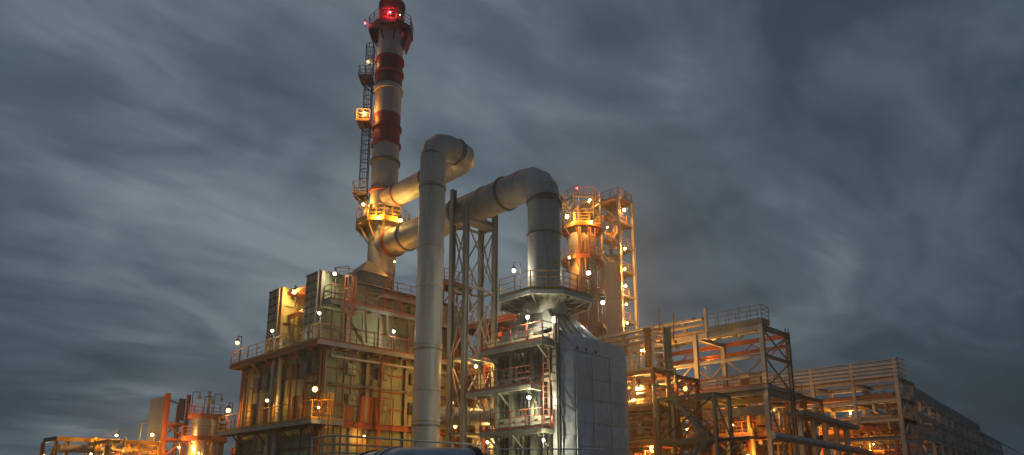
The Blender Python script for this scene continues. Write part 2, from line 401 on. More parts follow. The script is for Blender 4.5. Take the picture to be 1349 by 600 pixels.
panel_wall(core, (FX0, FY0, 0), (0,1,0), FY1-FY0, Z_LOW, Z_UP-.35, (-1,0,0), 1.16, 1.68, every=5)
# thick beam at the lower floor and at the corner
part('floor_beam', MB().ibeam((FX0-.4, FY0-.28, Z_LOW-.1), (FX1, FY0-.28, Z_LOW-.1), .3, .42), 'primer', fh)
part('corner_column', MB().ibeam((FX0-.2, FY0-.2, 0), (FX0-.2, FY0-.2, Z_UP-.3), .36, .4, Vector((1,0,0))), 'primer', fh)
part('corner_column', MB().ibeam((FX0-.2, FY1+.2, 0), (FX0-.2, FY1+.2, Z_UP-.3), .36, .4, Vector((1,0,0))), 'primer', fh)
for yy in (46.9, 48.0):
    part('downpipe', MB().tube((FX0-.42, yy, 0.1), (FX0-.42, yy, Z_UP-.4), 0.16, 12), 'pale', fh)
rf = random.Random(17)
for k in range(9):
    x = FX0 + 1.4 + k*1.45 + rf.uniform(-.2, .2); r = rf.choice((.05, .07, .1)); zt_ = rf.uniform(Z_LOW+1.5, Z_UP-.6); yq = FY0 - .48 - .05*(k % 3)
    part('conduit', MB().path([(x, yq, .2), (x, yq, zt_), (x + rf.choice((-1, 1))*rf.uniform(.5, 1.6), yq, zt_)], r, 8), rf.choice(('primer', 'pale', 'rpipe', 'dband')), fh)
for k in range(5):
    y = FY0 + 1.0 + k*2.3; zt_ = rf.uniform(Z_LOW+2.2, Z_UP-.8)
    part('burner_pipe', MB().path([(FX0-.55, y, Z_LOW+.1), (FX0-.55, y, zt_), (FX0-.05, y, zt_)], .09, 8), rf.choice(('yellow', 'pale', 'primer')), fh)
part('cable_tray', MB().box((FX0+.3, FY0-.62, Z_UP-.95), (FX1-.4, FY0-.36, Z_UP-.83)), 'pale', fh)
part('cable_tray', MB().box((FX0+.3, FY0-.62, Z_LOW+2.55), (FX1-.4, FY0-.40, Z_LOW+2.65)), 'dband', fh)
# inspection boxes on the long face
def insp(px, py, plane, sz=.85, dark='dark'):
    if plane == 'Y':
        p = onY(px, py, FY0-.1); b = MB().box((p.x-sz/2, FY0-.34, p.z-sz/2), (p.x+sz/2, FY0-.02, p.z+sz/2)); q = (p.x, FY0-.36)
        o = part('inspection_door', b, 'dband', fh)
        for sx in (-1, 1):
            for sz_ in (-1, 1):
                cx, cz = p.x + sx*sz*.21, p.z + sz_*sz*.21
                part('door_leaf', MB().box((cx-sz*.18, FY0-.40, cz-sz*.18), (cx+sz*.18, FY0-.343, cz+sz*.18)), 'olive', o)
        part('hinge_bar', MB().tube((p.x-sz*.5, FY0-.44, p.z), (p.x+sz*.5, FY0-.44, p.z), .03, 6), 'primer', o)
    else:
        p = onX(px, py, FX0-.1); b = MB().box((FX0-.34, p.y-sz/2, p.z-sz*.55), (FX0-.02, p.y+sz/2, p.z+sz*.55))
        o = part('inspection_door', b, 'dband', fh)
        for s_ in (-1, 1): part('door_leaf', MB().box((FX0-.40, p.y+s_*sz*.23-sz*.19, p.z-sz*.44), (FX0-.343, p.y+s_*sz*.23+sz*.19, p.z+sz*.44)), 'roof', o)
for q in ((502.6,494),(545,501),(501.5,535),(542.7,539),(461,487),(461,528)): insp(q[0], q[1], 'Y')
for q in ((341,508),(353,503),(391,491),(404,486)): insp(q[0], q[1], 'X', 1.0)
# scattered flat door plates at the lower walkway
for k, xx in enumerate((25.0, 26.3, 27.1)):
    part('burner_door', MB().box((xx, FY0-.30, Z_LOW+.15), (xx+.75, FY0-.15, Z_LOW+2.0)), 'primer', fh)
for k, yy in enumerate((43.4, 45.0, 49.4, 51.4)):
    part('burner_door', MB().box((FX0-.30, yy, Z_LOW+.1), (FX0-.14, yy+.85, Z_LOW+2.0)), 'yellow' if k % 2 else 'primer', fh)
# lower walkway on the short face
PX0 = FX0 - 1.35
grating(fh, (PX0, FY0-1.4, Z_LOW), (FX0-.45, FY1+1.6, Z_LOW), axis=1)
railing(fh, [(FX0+1.0, FY0-1.4, Z_LOW), (PX0, FY0-1.4, Z_LOW), (PX0, FY1+1.6, Z_LOW), (FX0-.5, FY1+1.6, Z_LOW)], 'yellow', 1.2, (1.2, .8, .42))
grating(fh, (FX0-.44, FY0-1.4, Z_LOW), (FX0+1.0, FY0-.45, Z_LOW))
for yy in (41.0, 44.8, 48.6, 52.6):
    part('bracket', MB().bar((FX0-.3, yy, Z_LOW-1.2), (PX0+.1, yy, Z_LOW-.28), .1), 'primer', fh)
# upper walkway right round the body
OV = 1.0
grating(fh, (FX0-OV, FY0-OV, Z_UP), (UX0-.1, FY1+1.2, Z_UP), axis=1)
grating(fh, (UX0-.09, FY0-OV, Z_UP), (FX1, UY0-.12, Z_UP))
part('fascia', MB().bar((FX0-OV-.06, FY0-OV-.06, Z_UP-.15), (FX0-OV-.06, FY1+1.2, Z_UP-.15), .04, .3), 'primer', fh)
part('fascia', MB().bar((FX0-OV-.06, FY0-OV-.06, Z_UP-.15), (FX1, FY0-OV-.06, Z_UP-.15), .04, .3), 'steel', fh)
railing(fh, [(FX1, FY0-OV, Z_UP), (FX0-OV, FY0-OV, Z_UP)], 'orail')
railing(fh, [(FX0-OV, FY0-OV, Z_UP), (FX0-OV, FY1+1.2, Z_UP), (FX0+.8, FY1+1.2, Z_UP)], 'yellow')
for k in range(8):
    xx = FX0 + .3 + k*1.9; part('bracket', MB().bar((xx, FY0-.1, Z_UP-1.1), (xx, FY0-OV+.1, Z_UP-.28), .1), 'steel', fh)
for k in range(6):
    yy = FY0 + .3 + k*2.2; part('bracket', MB().bar((FX0-.1, yy, Z_UP-1.1), (FX0-OV+.1, yy, Z_UP-.28), .1), 'primer', fh)
# upper body: long box behind, two narrow header boxes on the short face with an open bay between
up = part('upper_wall', MB().box((UX0+2.2, UY0, Z_UP), (FX1, UY1, Z_TOP-.2)), 'olive', fh)
panel_wall(up, (UX0+2.2, UY0, Z_UP), (1,0,0), FX1-UX0-2.2, Z_UP+.1, Z_TOP-.3, (0,-1,0), 1.45, 1.8, colmat='tan', every=2, strip='roof')
panel_wall(up, (UX0+2.2, UY0+2, Z_UP), (0,1,0), 4.0, Z_UP+.1, Z_TOP-.3, (-1,0,0), 1.3, 1.4, m='yellow', strip='primer', every=9)  # orange lamp light on the bay wall is put into its yellow panels
for (y0, y1) in ((UY0, UY0+1.95), (48.8, UY1)):
    hb = part('header_box', MB().box((UX0, y0, Z_UP+.02), (UX0+2.19, y1, Z_TOP)), 'olive', fh)
    panel_wall(hb, (UX0, y0, Z_UP), (0,1,0), y1-y0, Z_UP+.1, Z_TOP, (-1,0,0), .65, .62, m='roof', strip='dark', every=9)
    panel_wall(hb, (UX0, y0, Z_UP), (1,0,0), 2.19, Z_UP+.1, Z_TOP, (0,-1,0), 1.1, 1.25, m='olive', strip='roof', every=9)
    part('cap', MB().box((UX0-.12, y0-.12, Z_TOP), (UX0+2.25, y1+.12, Z_TOP+.1)), 'dband', fh)
# pipework and burner piping inside the bay
b = MB()
for k in range(5):
    yy = 45.3 + k*.75; b.path([(UX0+1.9, yy, Z_UP+.1), (UX0+1.9, yy, Z_UP+2.4+.35*k), (UX0+1.0, yy, Z_UP+2.4+.35*k), (UX0+1.0, yy+.6, Z_UP+2.4+.35*k)], .13, 8)
part('bay_pipework', b, 'yellow', fh)
part('bay_beam', MB().ibeam((UX0+.6, 44.9, Z_UP+3.3), (UX0+.6, 48.75, Z_UP+3.3), .2, .3), 'primer', fh)
part('bay_roof', MB().box((UX0+.4, 44.88, Z_TOP-.5), (UX0+2.3, 48.78, Z_TOP-.3)), 'primer', fh)
# third walkway along the long face, with struts, ladder and small landing
Z3 = 15.0
grating(fh, (UX0+.1, FY0-.1, Z3), (FX1, UY0-.4, Z3), under='steel')
railing(fh, [(FX1, FY0-.1, Z3), (UX0+.1, FY0-.1, Z3), (UX0+.1, UY0-.4, Z3)], 'orail')
for k in range(7):
    xx = UX0 + 1.0 + k*1.95; part('strut', MB().bar((xx + .9, UY0-.3, Z3-2.4), (xx, FY0-.05, Z3-.25), .14), 'steel', fh)
ladder(fh, (UX0+1.35, FY0-.35, Z_UP+.1), (UX0+1.35, FY0-.35, Z3+.9), (1,0,0), 'primer', .6, cage=(0,-1,0))
ladder(fh, (UX0+5.4, UY0-.5, Z3), (UX0+5.4, UY0-.5, Z_TOP+.5), (1,0,0), 'primer', .6)
ladder(fh, (FX0-.1, FY0-.9, 0.1), (FX0-.1, FY0-.9, Z_LOW+.9), (1,0,0), 'yellow', .6, cage=(0,-1,0))
grating(fh, (UX0+4.6, FY0+.2, Z_TOP-.9), (UX0+8.4, UY0-.35, Z_TOP-.9), m='blue')
railing(fh, [(UX0+8.4, FY0+.2, Z_TOP-.9), (UX0+4.6, FY0+.2, Z_TOP-.9)], 'primer')
# roof: eaves slope up to the transition hood that carries the chimney
CHX, CHY = 31.5, 47.4
R_S = 1.18
rz = Z_TOP - .2
def frustum(lo, hi, z0, c, half, z1, m, name, parent):
    b = MB(); q = [(lo[0],lo[1],z0),(hi[0],lo[1],z0),(hi[0],hi[1],z0),(lo[0],hi[1],z0)]; t = [(c[0]-half,c[1]-half,z1),(c[0]+half,c[1]-half,z1),(c[0]+half,c[1]+half,z1),(c[0]-half,c[1]+half,z1)]
    b.add(q+t, [(0,1,5,4),(1,2,6,5),(2,3,7,6),(3,0,4,7),(4,5,6,7)]); return part(name, b, m, parent)
frustum((UX0+.6, UY0-.25), (FX1+.1, UY1+.2), rz, (CHX-.3, CHY-.2), 3.2, rz+.55, 'roof', 'roof', fh)
hc = atD(484, 345, 52.3); hood = part('transition_hood', MB().box((hc.x-.9, hc.y-.7, rz+.2), (hc.x+1.6, hc.y+1.6, rz+1.7)), 'roof', fh)
frustum((hc.x-.95, hc.y-.75), (hc.x+1.65, hc.y+1.65), rz+1.7, (hc.x+.4, hc.y+.4), .3, rz+2.9, 'roof', 'hood_slope', hood)
part('stack_foot', MB().lathe((CHX, CHY, 0), [(1.45, rz+.4), (1.45, rz+1.0), (R_S, rz+1.5), (R_S, rz+3.0)], 32), 'dband', fh)
railing(fh, [(UX0+2.4, UY0+.3, rz+.15), (UX0+2.4, UY0+2.3, rz+.5), (UX0+4.2, UY0+2.3, rz+.8)], 'yellow', rails=(1.1,.72,.38), toe=False)
# red framed catwalk on the roof below the big duct
grating(fh, (CHX+1.6, UY0-.2, rz+2.0), (CHX+6.3, UY0+1.5, rz+2.0), under='primer')
railing(fh, [(CHX+6.3, UY0-.2, rz+2.0), (CHX+1.6, UY0-.2, rz+2.0)], 'orail')
for k in range(4):
    xx = CHX + 1.7 + k*1.5; b = MB()
    b.bar((xx, UY0-.1, rz-.1), (xx, UY0-.1, rz+1.8), .12); b.bar((xx, UY0-.05, rz), (xx+1.5, UY0-.05, rz+1.8), .08); part('catwalk_trestle', b, 'primer', fh)

# ================================================================== chimney
zs = lambda py: atD(503, py, (CHX+CHY)/S2 - R_S*.9).z
zbase = rz + 2.8
ch = thing('chimney_stack', 'tall red and white banded chimney stack with ladder and railed platforms', 'chimney', (CHX, CHY, zbase))
bands = [(400, 185, 'duct'), (185, 146, 'red'), (146, 107, 'white'), (107, 72, 'red'), (72, 33, 'white'), (33, 9, 'red'), (9, -2, 'soot')]
for (ya, yb, m) in bands:
    z0 = zbase if ya == 400 else zs(ya); z1 = zs(yb)
    part('shell_band', MB().tube((CHX, CHY, z0), (CHX, CHY, z1), R_S, 48), m, ch)
for py, m in ((248,'primer'),(208,'dband'),(185,'red'),(163,'red'),(113,'white'),(73,'red'),(90,'red')):
    z = zs(py); part('flange_ring', MB().lathe((CHX, CHY, z), [(R_S, -.14), (R_S+.14, -.12), (R_S+.14, .12), (R_S, .14)], 48), 'dband' if m == 'dband' else m, ch)
zt = zs(-2); part('rim', MB().lathe((CHX, CHY, zt), [(R_S-.2, -.6), (R_S-.2, .06), (R_S+.05, .06), (R_S+.05, -.4)], 40), 'soot', ch)
def poly_ring(c, r0, r1, n, a0=0.0, a1=2*math.pi):
    A = [a0 + (a1-a0)*k/n for k in range(n+1)]
    return [Vector((c[0]+r0*math.cos(t), c[1]+r0*math.sin(t), 0)) for t in A], [Vector((c[0]+r1*math.cos(t), c[1]+r1*math.sin(t), 0)) for t in A]
def ring_platform(parent, c, r0, r1, z, n=8, m='deck', rail='yellow', a0=math.pi/8, brackets=True, under='primer', rh=1.1, posts=None, sp=1.1, conic=0.9):
    I, O = poly_ring(c, r0, r1, n, a0, a0+2*math.pi)
    o = None
    b = MB()
    for k in range(n):
        b.add([I[k]+UP*z, O[k]+UP*z, O[k+1]+UP*z, I[k+1]+UP*z, I[k]+UP*(z-.05), O[k]+UP*(z-.05), O[k+1]+UP*(z-.05), I[k+1]+UP*(z-.05)], [(0,1,2,3),(7,6,5,4),(1,5,6,2),(0,3,7,4)])
    o = part('ring_platform', b, m, parent)
    b = MB()
    for k in range(n): b.bar(O[k]+UP*(z-.17), O[k+1]+UP*(z-.17), .09, .28)
    part('edge_beam', b, under, o)
    if brackets:
        for k in range(n):
            b = MB(); b.ibeam(I[k]+UP*(z-.15), O[k]+UP*(z-.15), .1, .2); b.bar(I[k]+UP*(z-.2-conic), O[k].lerp(I[k], .12)+UP*(z-.25), .1); part('bracket', b, under, o)
    railing(parent, [p+UP*z for p in O], rail, rh, (rh, rh*.66, rh*.34), sp)
    return o
# crown platform: octagon with hanging skirts
ZP = zs(33)
cp = ring_platform(ch, (CHX, CHY), R_S+.02, 2.05, ZP, 8, 'dark', 'dark', conic=1.3, under='dark', sp=.8)
for k in (2, 6):
    a = math.pi/8 + k*math.pi/4; a2 = a + math.pi/4
    p = Vector((CHX + 2.0*math.cos(a), CHY + 2.0*math.sin(a), ZP-.3)); q = Vector((CHX + 2.0*math.cos(a2), CHY + 2.0*math.sin(a2), ZP-.3))
    p2 = Vector((CHX + 1.5*math.cos(a), CHY + 1.5*math.sin(a), ZP-2.0)); q2 = Vector((CHX + 1.5*math.cos(a2), CHY + 1.5*math.sin(a2), ZP-2.0))
    i = Vector((math.cos((a+a2)/2), math.sin((a+a2)/2), 0))*.05
    part('skirt_plate', MB().add([p,q,q2,p2,p-i,q-i,q2-i,p2-i], [(0,1,2,3),(7,6,5,4),(0,4,5,1),(1,5,6,2),(2,6,7,3),(3,7,4,0)]), 'red', ch)
# ladder with cage on the left side of the shaft
lv = Vector((-1, 1, 0)).normalized()                           # to the left of the view
fv = Vector((-1, -1, 0)).normalized()                          # towards the camera
lp = Vector((CHX, CHY, 0)) + lv*(R_S+.35)
ladder(ch, lp + UP*(zs(300)), lp + UP*zs(62), fv, 'dark', .5, cage=lv)
for py, m, rm in ((150, 'rpipe', 'yellow'), (92, 'dark', 'dark'), (246, 'dark', 'steel')):
    z = zs(py) - .4; c = lp + lv*.35
    a, d_ = fv*.7, lv*.75
    pts = [c+a-d_*.6, c+a+d_, c-a+d_, c-a-d_*.6]
    o = part('rest_landing', MB().prism([(p.x, p.y) for p in pts], z-.06, z), m, ch)
    railing(ch, [p + UP*z for p in pts], rm, 1.1, (1.1, .7, .35), .7, .03)
    b = MB(); q = Vector((CHX, CHY, 0)) + lv*R_S
    for s_ in (-1, 1): b.bar(c + a*s_*.9 + d_*.8 + UP*(z-.1), q + fv*s_*.3 + UP*(z-1.3), .1)
    part('knee_brace', b, m, o)
# lower ring platform above the furnace, glowing with lamps
ZR = zs(292)
ring_platform(ch, (CHX, CHY), R_S+.02, 2.35, ZR, 10, 'tan', 'yellow', conic=1.4, under='yellow', sp=.8)
for k in range(10):
    a = 2*math.pi*k/10 + .2; b = MB().tube((CHX+1.5*math.cos(a), CHY+1.5*math.sin(a), ZR), (CHX+1.5*math.cos(a), CHY+1.5*math.sin(a), ZR+.9+.3*(k % 3)), .17, 8); part('damper_actuator', b, 'tan', ch)
part('damper_ring', MB().lathe((CHX, CHY, ZR+.9), [(R_S,-.3),(R_S+.2,-.3),(R_S+.2,.3),(R_S,.3)], 32), 'pale', ch)

# ================================================================== ducts
def flange(parent, p, d, r, m='dband', wd=.16, proud=.09):
    p, d = Vector(p), Vector(d).normalized(); part('flange_ring', MB().tube(p-d*wd/2, p+d*wd/2, r+proud, 40), m, parent)
def arc(c, a, b_, r, n=5):
    """points from c+a*r to c+b*r round c"""
    return [Vector(c) + (Vector(a)*math.cos(t) + Vector(b_)*math.sin(t))*r for t in [math.pi/2*k/n for k in range(n+1)]]
# slim duct: chimney -> horizontal -> short return -> tall vertical pipe
e1 = onX(619, 206, CHX); ZD1 = 26.6; Y1 = e1.y; r1 = .92
VX = 28.0
d1 = thing('exhaust_duct', 'slim grey flue duct looping from the chimney into a tall vertical pipe', 'duct', (VX, Y1, 0))
X, Y = Vector((1,0,0)), Vector((0,1,0))
br = 1.25
yA = CHY - R_S*.2
part('duct_run', MB().tube((CHX, yA, ZD1), (CHX, Y1+br, ZD1), r1, 40), 'duct', d1)
c_ = Vector((CHX-br, Y1+br, ZD1)); part('bend', MB().path(arc(c_, X, -Y, br, 3), r1, 40), 'duct', d1)
c2_ = Vector((VX+br, Y1, ZD1-br)); part('duct_run', MB().tube((CHX-br, Y1, ZD1), (VX+br, Y1, ZD1), r1, 40), 'duct', d1)
part('bend', MB().path(arc(c2_, UP, -X, br, 3), r1, 40), 'duct', d1)
zc = ZD1 - br
seg = [zc]
for py in (245, 331, 380, 457, 516, 556): seg.append(onY(571, py, Y1).z)
seg.append(0.0)
for k in range(len(seg)-1):
    part('pipe_section', MB().tube((VX, Y1, seg[k]), (VX, Y1, seg[k+1]+.01), r1, 48), 'duct', d1)
for k, z in enumerate(seg[1:-1]):
    flange(d1, (VX, Y1, z), UP, r1, 'pipe', .10, .06)
    if k in (0, 3, 5): flange(d1, (VX, Y1, z-.32), UP, r1, 'dband', .10, .06)
flange(d1, (CHX-br-.1, Y1, ZD1), X, r1); flange(d1, (CHX, Y1+5.2, ZD1), Y, r1); flange(d1, (CHX, CHY-R_S-1.1, ZD1), Y, r1, 'primer')
part('pipe_shoe', MB().box((VX-1.3, Y1-1.3, 0), (VX+1.3, Y1+1.3, .5)), 'conc', d1)
# large duct: chimney -> long horizontal run -> bend down into the heat recovery unit
e2 = onX(716, 238, CHX); ZD2 = 22.4; Y2 = e2.y; r2 = 1.12
d2 = thing('exhaust_duct', 'wide grey flue duct running from chimney base to the silver clad unit', 'duct', (CHX, Y2, 14.0))
b2 = 1.7
nseg = [CHY - R_S*.2, CHY-3.6, CHY-7.4, CHY-10.2, Y2+3.6, Y2+b2]
for k in range(len(nseg)-1): part('duct_run', MB().tube((CHX, nseg[k], ZD2), (CHX, nseg[k+1]-.01, ZD2), r2, 48), 'duct', d2)
for k in (1, 2, 3, 4): flange(d2, (CHX, nseg[k], ZD2), Y, r2, 'dband', .2, .12)
flange(d2, (CHX, CHY-R_S-.5, ZD2), Y, r2, 'primer', .3, .15); flange(d2, (CHX, Y2+5.6, ZD2), Y, r2, 'duct', .14, .07)
cc = Vector((CHX, Y2+b2, ZD2-b2)); part('bend', MB().path(arc(cc, UP, -Y, b2, 4), r2, 48), 'duct', d2)
ZB = 13.7
for z0, z1 in ((ZD2-b2, 18.0), (18.0, ZB-.6)): part('pipe_section', MB().tube((CHX, Y2, z0), (CHX, Y2, z1), r2*.97, 48), 'duct', d2)
for z in (ZD2-b2-.15, 18.2): flange(d2, (CHX, Y2, z), UP, r2*.97, 'dband', .16, .08)
q = Vector((CHX, Y2, 20.3)) + Vector((.72,-.72,0))*r2; part('name_plate', MB().bar(q + Vector((-.3,-.3,0)), q + Vector((.3,.3,0)), .06, .22), 'dark', d2)
q = Vector((CHX, Y2, 16.0)) + Vector((-.3,-.95,0))*r2; part('gauge', MB().box((q.x-.1,q.y-.2,q.z-.12),(q.x+.2,q.y+.05,q.z+.12)), 'yellow', d2)

# ================================================================== trestle below the large duct
tx0, tx1, ty0, ty1 = 30.1, 32.9, 34.7, 36.2
tr = thing('duct_support_tower', 'slender grey lattice tower with four posts holding up the wide duct', 'support tower', ((tx0+tx1)/2, (ty0+ty1)/2, 0))
corners = [(tx0,ty0), (tx1,ty0), (tx1,ty1), (tx0,ty1)]
for (x, y), zt_ in zip(corners, (22.0, 22.3, 22.3, 23.6)):
    part('post', MB().ibeam((x, y, 0), (x, y, zt_), .34, .34, X), 'steel', tr)
lev = [0.3, 5.6, 10.8, 15.9, 20.9]
for k in range(len(lev)):
    for j in range(4):
        a, c = corners[j], corners[(j+1) % 4]
        if k: part('strut', MB().bar((a[0],a[1],lev[k]), (c[0],c[1],lev[k]), .13, .16), 'steel', tr)
        if k < len(lev)-1:
            o = .04 if j % 2 else -.04
            part('brace', MB().bar((a[0],a[1],lev[k]+.1), (c[0],c[1],lev[k+1]-.1), .07, .09), 'steel', tr)
            part('brace', MB().bar((c[0]+o,c[1]+o,lev[k]+.1), (a[0]+o,a[1]+o,lev[k+1]-.1), .07, .09), 'steel', tr)
part('saddle', MB().box((tx0-.1, ty0+.3, 21.05), (tx1+.1, ty1-.3, 21.5)), 'steel', tr)
for x in (tx0+.3, tx1-.3): part('saddle_cheek', MB().bar((x, (ty0+ty1)/2, 21.4), (CHX+(x-CHX)*.75, (ty0+ty1)/2, 22.0), .5, .12), 'steel', tr)

# ================================================================== heat recovery unit (silver box)
HX0, HY0, HX1, HY1 = 29.76, 26.0, 35.6, 31.2
CHF = .75                                                            # chamfered foil corner
HZ = 10.9
hr = thing('heat_recovery_unit', 'aluminium clad heat recovery tower with framed open side and railed galleries', 'boiler', ((HX0+HX1)/2, (HY0+HY1)/2, 0))
body = part('casing', MB().prism([(HX0+.3, HY0+.05), (HX0+CHF, HY0-CHF+.08), (HX1, HY0-CHF+.08), (HX1, HY1), (HX0+.3, HY1)], 0, HZ), 'sheet', hr)
# crumpled sheets on the silver side: rows of lapped plates, each a little out of true
def sheet(parent, p, q, z0, z1, n, thick=.03, m='foil', jit=.07, div=7):
    p, q = Vector(p), Vector(q); b = MB(); V = []
    for j in range(div+1):
        for i in range(div+1):
            e_ = 0 if (i in (0, div) or j in (0, div)) else 1
            v = p.lerp(q, i/div); v.z = z0 + (z1-z0)*j/div
            V.append(v + Vector(n)*(thick + jit*e_*(.5 + mnoise.noise(v*1.5) + .5*mnoise.noise(v*3.7)) + (.02 if j == 0 else 0)))
    F = [(j*(div+1)+i, j*(div+1)+i+1, (j+1)*(div+1)+i+1, (j+1)*(div+1)+i) for j in range(div) for i in range(div)]
    b.add(V, F, True)
    W = len(V); rim = [v - Vector(n)*(thick*.9) for v in V]; b.add(V + rim, [(i, i+1, W+i+1, W+i) for i in range(div)] + [((div)*(div+1)+i, (div)*(div+1)+i+1, W+div*(div+1)+i+1, W+div*(div+1)+i) for i in range(div)])
    return part('cladding_sheet', b, m, parent)
n1 = (0,-1,0); xs = [HX0+CHF, 32.15, 33.9, HX1]; zr = [0, 1.5, 2.95, 4.35, 5.75, 7.1, 8.4, 9.55]
for j in range(len(zr)-1):
    for i in range(3):
        dz = .10*i*((j % 3)-1)*.6; top = zr[j+1] + dz if j < len(zr)-2 else HZ-1.0
        sheet(body, (xs[i]+.008, HY0-CHF+.08, 0), (xs[i+1]-.008, HY0-CHF+.08, 0), zr[j]+dz*(j > 0)+.01, top, n1, .02+.012*((i+j) % 3), 'sheet')
n2 = Vector((-1,-1,0)).normalized()
for j, (z0, z1) in enumerate(((0,1.9),(1.9,3.6),(3.6,5.0),(5.0,6.6),(6.6,8.2),(8.2,9.9))):
    sheet(body, (HX0+.28, HY0+.02, 0), (HX0+CHF-.01, HY0-CHF+.08, 0), z0+.01, z1-.01, n2, .03, 'foil', .12, 8)
for xx in xs[1:3] + [xs[0]+.06, xs[3]-.06]:
    part('cover_strip', MB().bar((xx, HY0-CHF-.02, .05), (xx, HY0-CHF-.02, HZ-1.05), .09, .035, Vector((0,-1,0))), 'foil', body)
for zz_s in zr[1:-1]:
    part('lap_strip', MB().bar((xs[0]+.05, HY0-CHF-.005, zz_s), (xs[3]-.05, HY0-CHF-.005, zz_s), .02, .04), 'insul', body)
# sloping shoulder of the cladding up to the hood
A = [(HX0+.3, HY0+.02, 10.6), (HX0+CHF, HY0-CHF+.02, 9.85), (HX1+.02, HY0-CHF+.02, 9.85), (HX1+.02, HY1, 9.85)]
def shoulder(p0, p1, t0, t1, m='foil', div=9, jit=.09):
    p0, p1, t0, t1 = map(Vector, (p0, p1, t0, t1)); b = MB(); V = []
    nn = (p1-p0).cross(t0-p0).normalized()
    for j in range(div+1):
        for i in range(div+1):
            e_ = 0 if (i in (0, div) or j in (0, div)) else 1
            V.append(p0.lerp(p1, i/div).lerp(t0.lerp(t1, i/div), j/div) + nn*jit*e_*(.5 + mnoise.noise(p0.lerp(p1, i/div).lerp(t0.lerp(t1, i/div), j/div)*1.4)))
    b.add(V, [(j*(div+1)+i, j*(div+1)+i+1, (j+1)*(div+1)+i+1, (j+1)*(div+1)+i) for j in range(div) for i in range(div)], True)
    b.add([v - Vector((0,0,.06)) for v in V], [(j*(div+1)+i, (j+1)*(div+1)+i, (j+1)*(div+1)+i+1, j*(div+1)+i+1) for j in range(div) for i in range(div)])
    return part('shoulder_sheet', b, m, hr)
HT = 12.75; hh = 1.2
T = [(CHX-hh, Y2-hh, HT), (CHX+hh, Y2-hh, HT), (CHX+hh, Y2+hh, HT), (CHX-hh, Y2+hh, HT)]
S0 = [(HX0-.02, HY0-.02, 11.5), (HX0+CHF-.02, HY0-CHF+.02, 10.0), (HX1+.05, HY0-CHF+.02, 9.9), (HX1+.05, HY1+.05, 9.9), (HX0-.02, HY1+.05, 11.0)]
shoulder(S0[1], S0[2], T[0], T[1]); shoulder(S0[2], S0[3], T[1], T[2]); shoulder(S0[3], S0[4], T[2], T[3], 'roof'); shoulder(S0[4], S0[0], T[3], T[0], 'roof', jit=.01); shoulder(S0[0], S0[1], T[0], T[0])
for f_ in (.12, .34, .56, .78):
    p = Vector(S0[4]).lerp(Vector(S0[0]), f_); t_ = Vector(T[3]).lerp(Vector(T[0]), f_); part('hood_rib', MB().bar(p + UP*.06, t_ + UP*.06, .1, .14), 'dband', hr)
for f_ in (.06, .22, .4):
    p = Vector(S0[1]).lerp(Vector(S0[2]), f_); t_ = Vector(T[0]).lerp(Vector(T[1]), min(1, f_*1.6)); part('hood_rib', MB().bar(p + UP*.08, t_ + UP*.08, .1, .14), 'dband', hr)
# framed side facing left: columns, bays with arched gussets, ribbed back plates
fx = HX0
part('back_plate', MB().box((fx+.30, HY0+.1, 0), (fx+.34, HY1-.1, 11.0)), 'olive', hr)
lv_ = [1.3, 3.75, 6.3, 8.8, 11.2]
ycols = [HY0+.12, HY0+1.95, HY0+3.75, HY1-.12]
for k, yy in enumerate(ycols):
    part('frame_column', MB().ibeam((fx+.05, yy, 0), (fx+.05, yy, 11.3 if k else 12.0), .3, .36, X), 'cream' if k else 'steel', hr)
part('corner_angle', MB().bar((fx-.02, HY0-.12, 0), (fx-.02, HY0-.12, 11.9), .1), 'dark', hr)
for z in lv_:
    part('ring_beam', MB().box((fx-.1, HY0, z-.62), (fx+.16, HY1, z-.12)), 'cream', hr)
    for k in range(5): part('slot', MB().box((fx-.125, HY0+.55+k*.95, z-.44), (fx-.095, HY0+.95+k*.95, z-.30)), 'dark', hr)
for j in range(len(lv_)-1):
    z0, z1 = lv_[j]-.12, lv_[j+1]-.62
    for i in range(3):
        a, c = ycols[i]+.15, ycols[i+1]-.15
        for yy, s_ in ((a, 1), (c, -1)):
            part('gusset', MB().add([(fx-.04,yy,z1),(fx-.04,yy+s_*.5,z1),(fx-.04,yy,z1-.5),(fx+.1,yy,z1),(fx+.1,yy+s_*.5,z1),(fx+.1,yy,z1-.5)], [(0,1,2),(5,4,3),(1,4,5,2),(0,3,4,1),(0,2,5,3)]), 'cream', hr)
        nR = 4
        for k in range(nR):
            y_ = a + (c-a)*(k+.5)/nR
            part('rib', MB().box((fx+.12, y_-.05, z0), (fx+.30, y_+.05, z1)), 'roof' if k % 2 else 'olive', hr)
# galleries on that side
for z, y0, y1 in ((1.3, HY0-.1, HY1+.6), (3.75+1.6, HY0+0.2, HY1+.2), (6.25+1.7, HY0+1.1, HY1+1.6), (10.45, HY0+.1, HY1+.2)):
    o = grating(hr, (fx-1.15, y0, z), (fx-.14, y1, z), m='blue', under='cream', axis=1)
    railing(hr, [(fx-.2, y0, z), (fx-1.15, y0, z), (fx-1.15, y1, z)], 'orail', 1.1, (1.1, .72, .38), 1.2)
    for yy in (y0+.5, (y0+y1)/2, y1-.5): part('bracket', MB().bar((fx-.1, yy, z-1.0), (fx-1.0, yy, z-.25), .09), 'cream', hr)
ladder(hr, (fx-.45, HY0+.45, 5.4), (fx-.45, HY0+.45, 10.9), (0,1,0), 'orail', .5)
# stay rod across the foil corner
part('stay_rod', MB().tube((fx-.1, HY0-.1, 7.1), (HX0+CHF-.1, HY0-CHF-.03, 6.3), .03, 6), 'dark', hr)
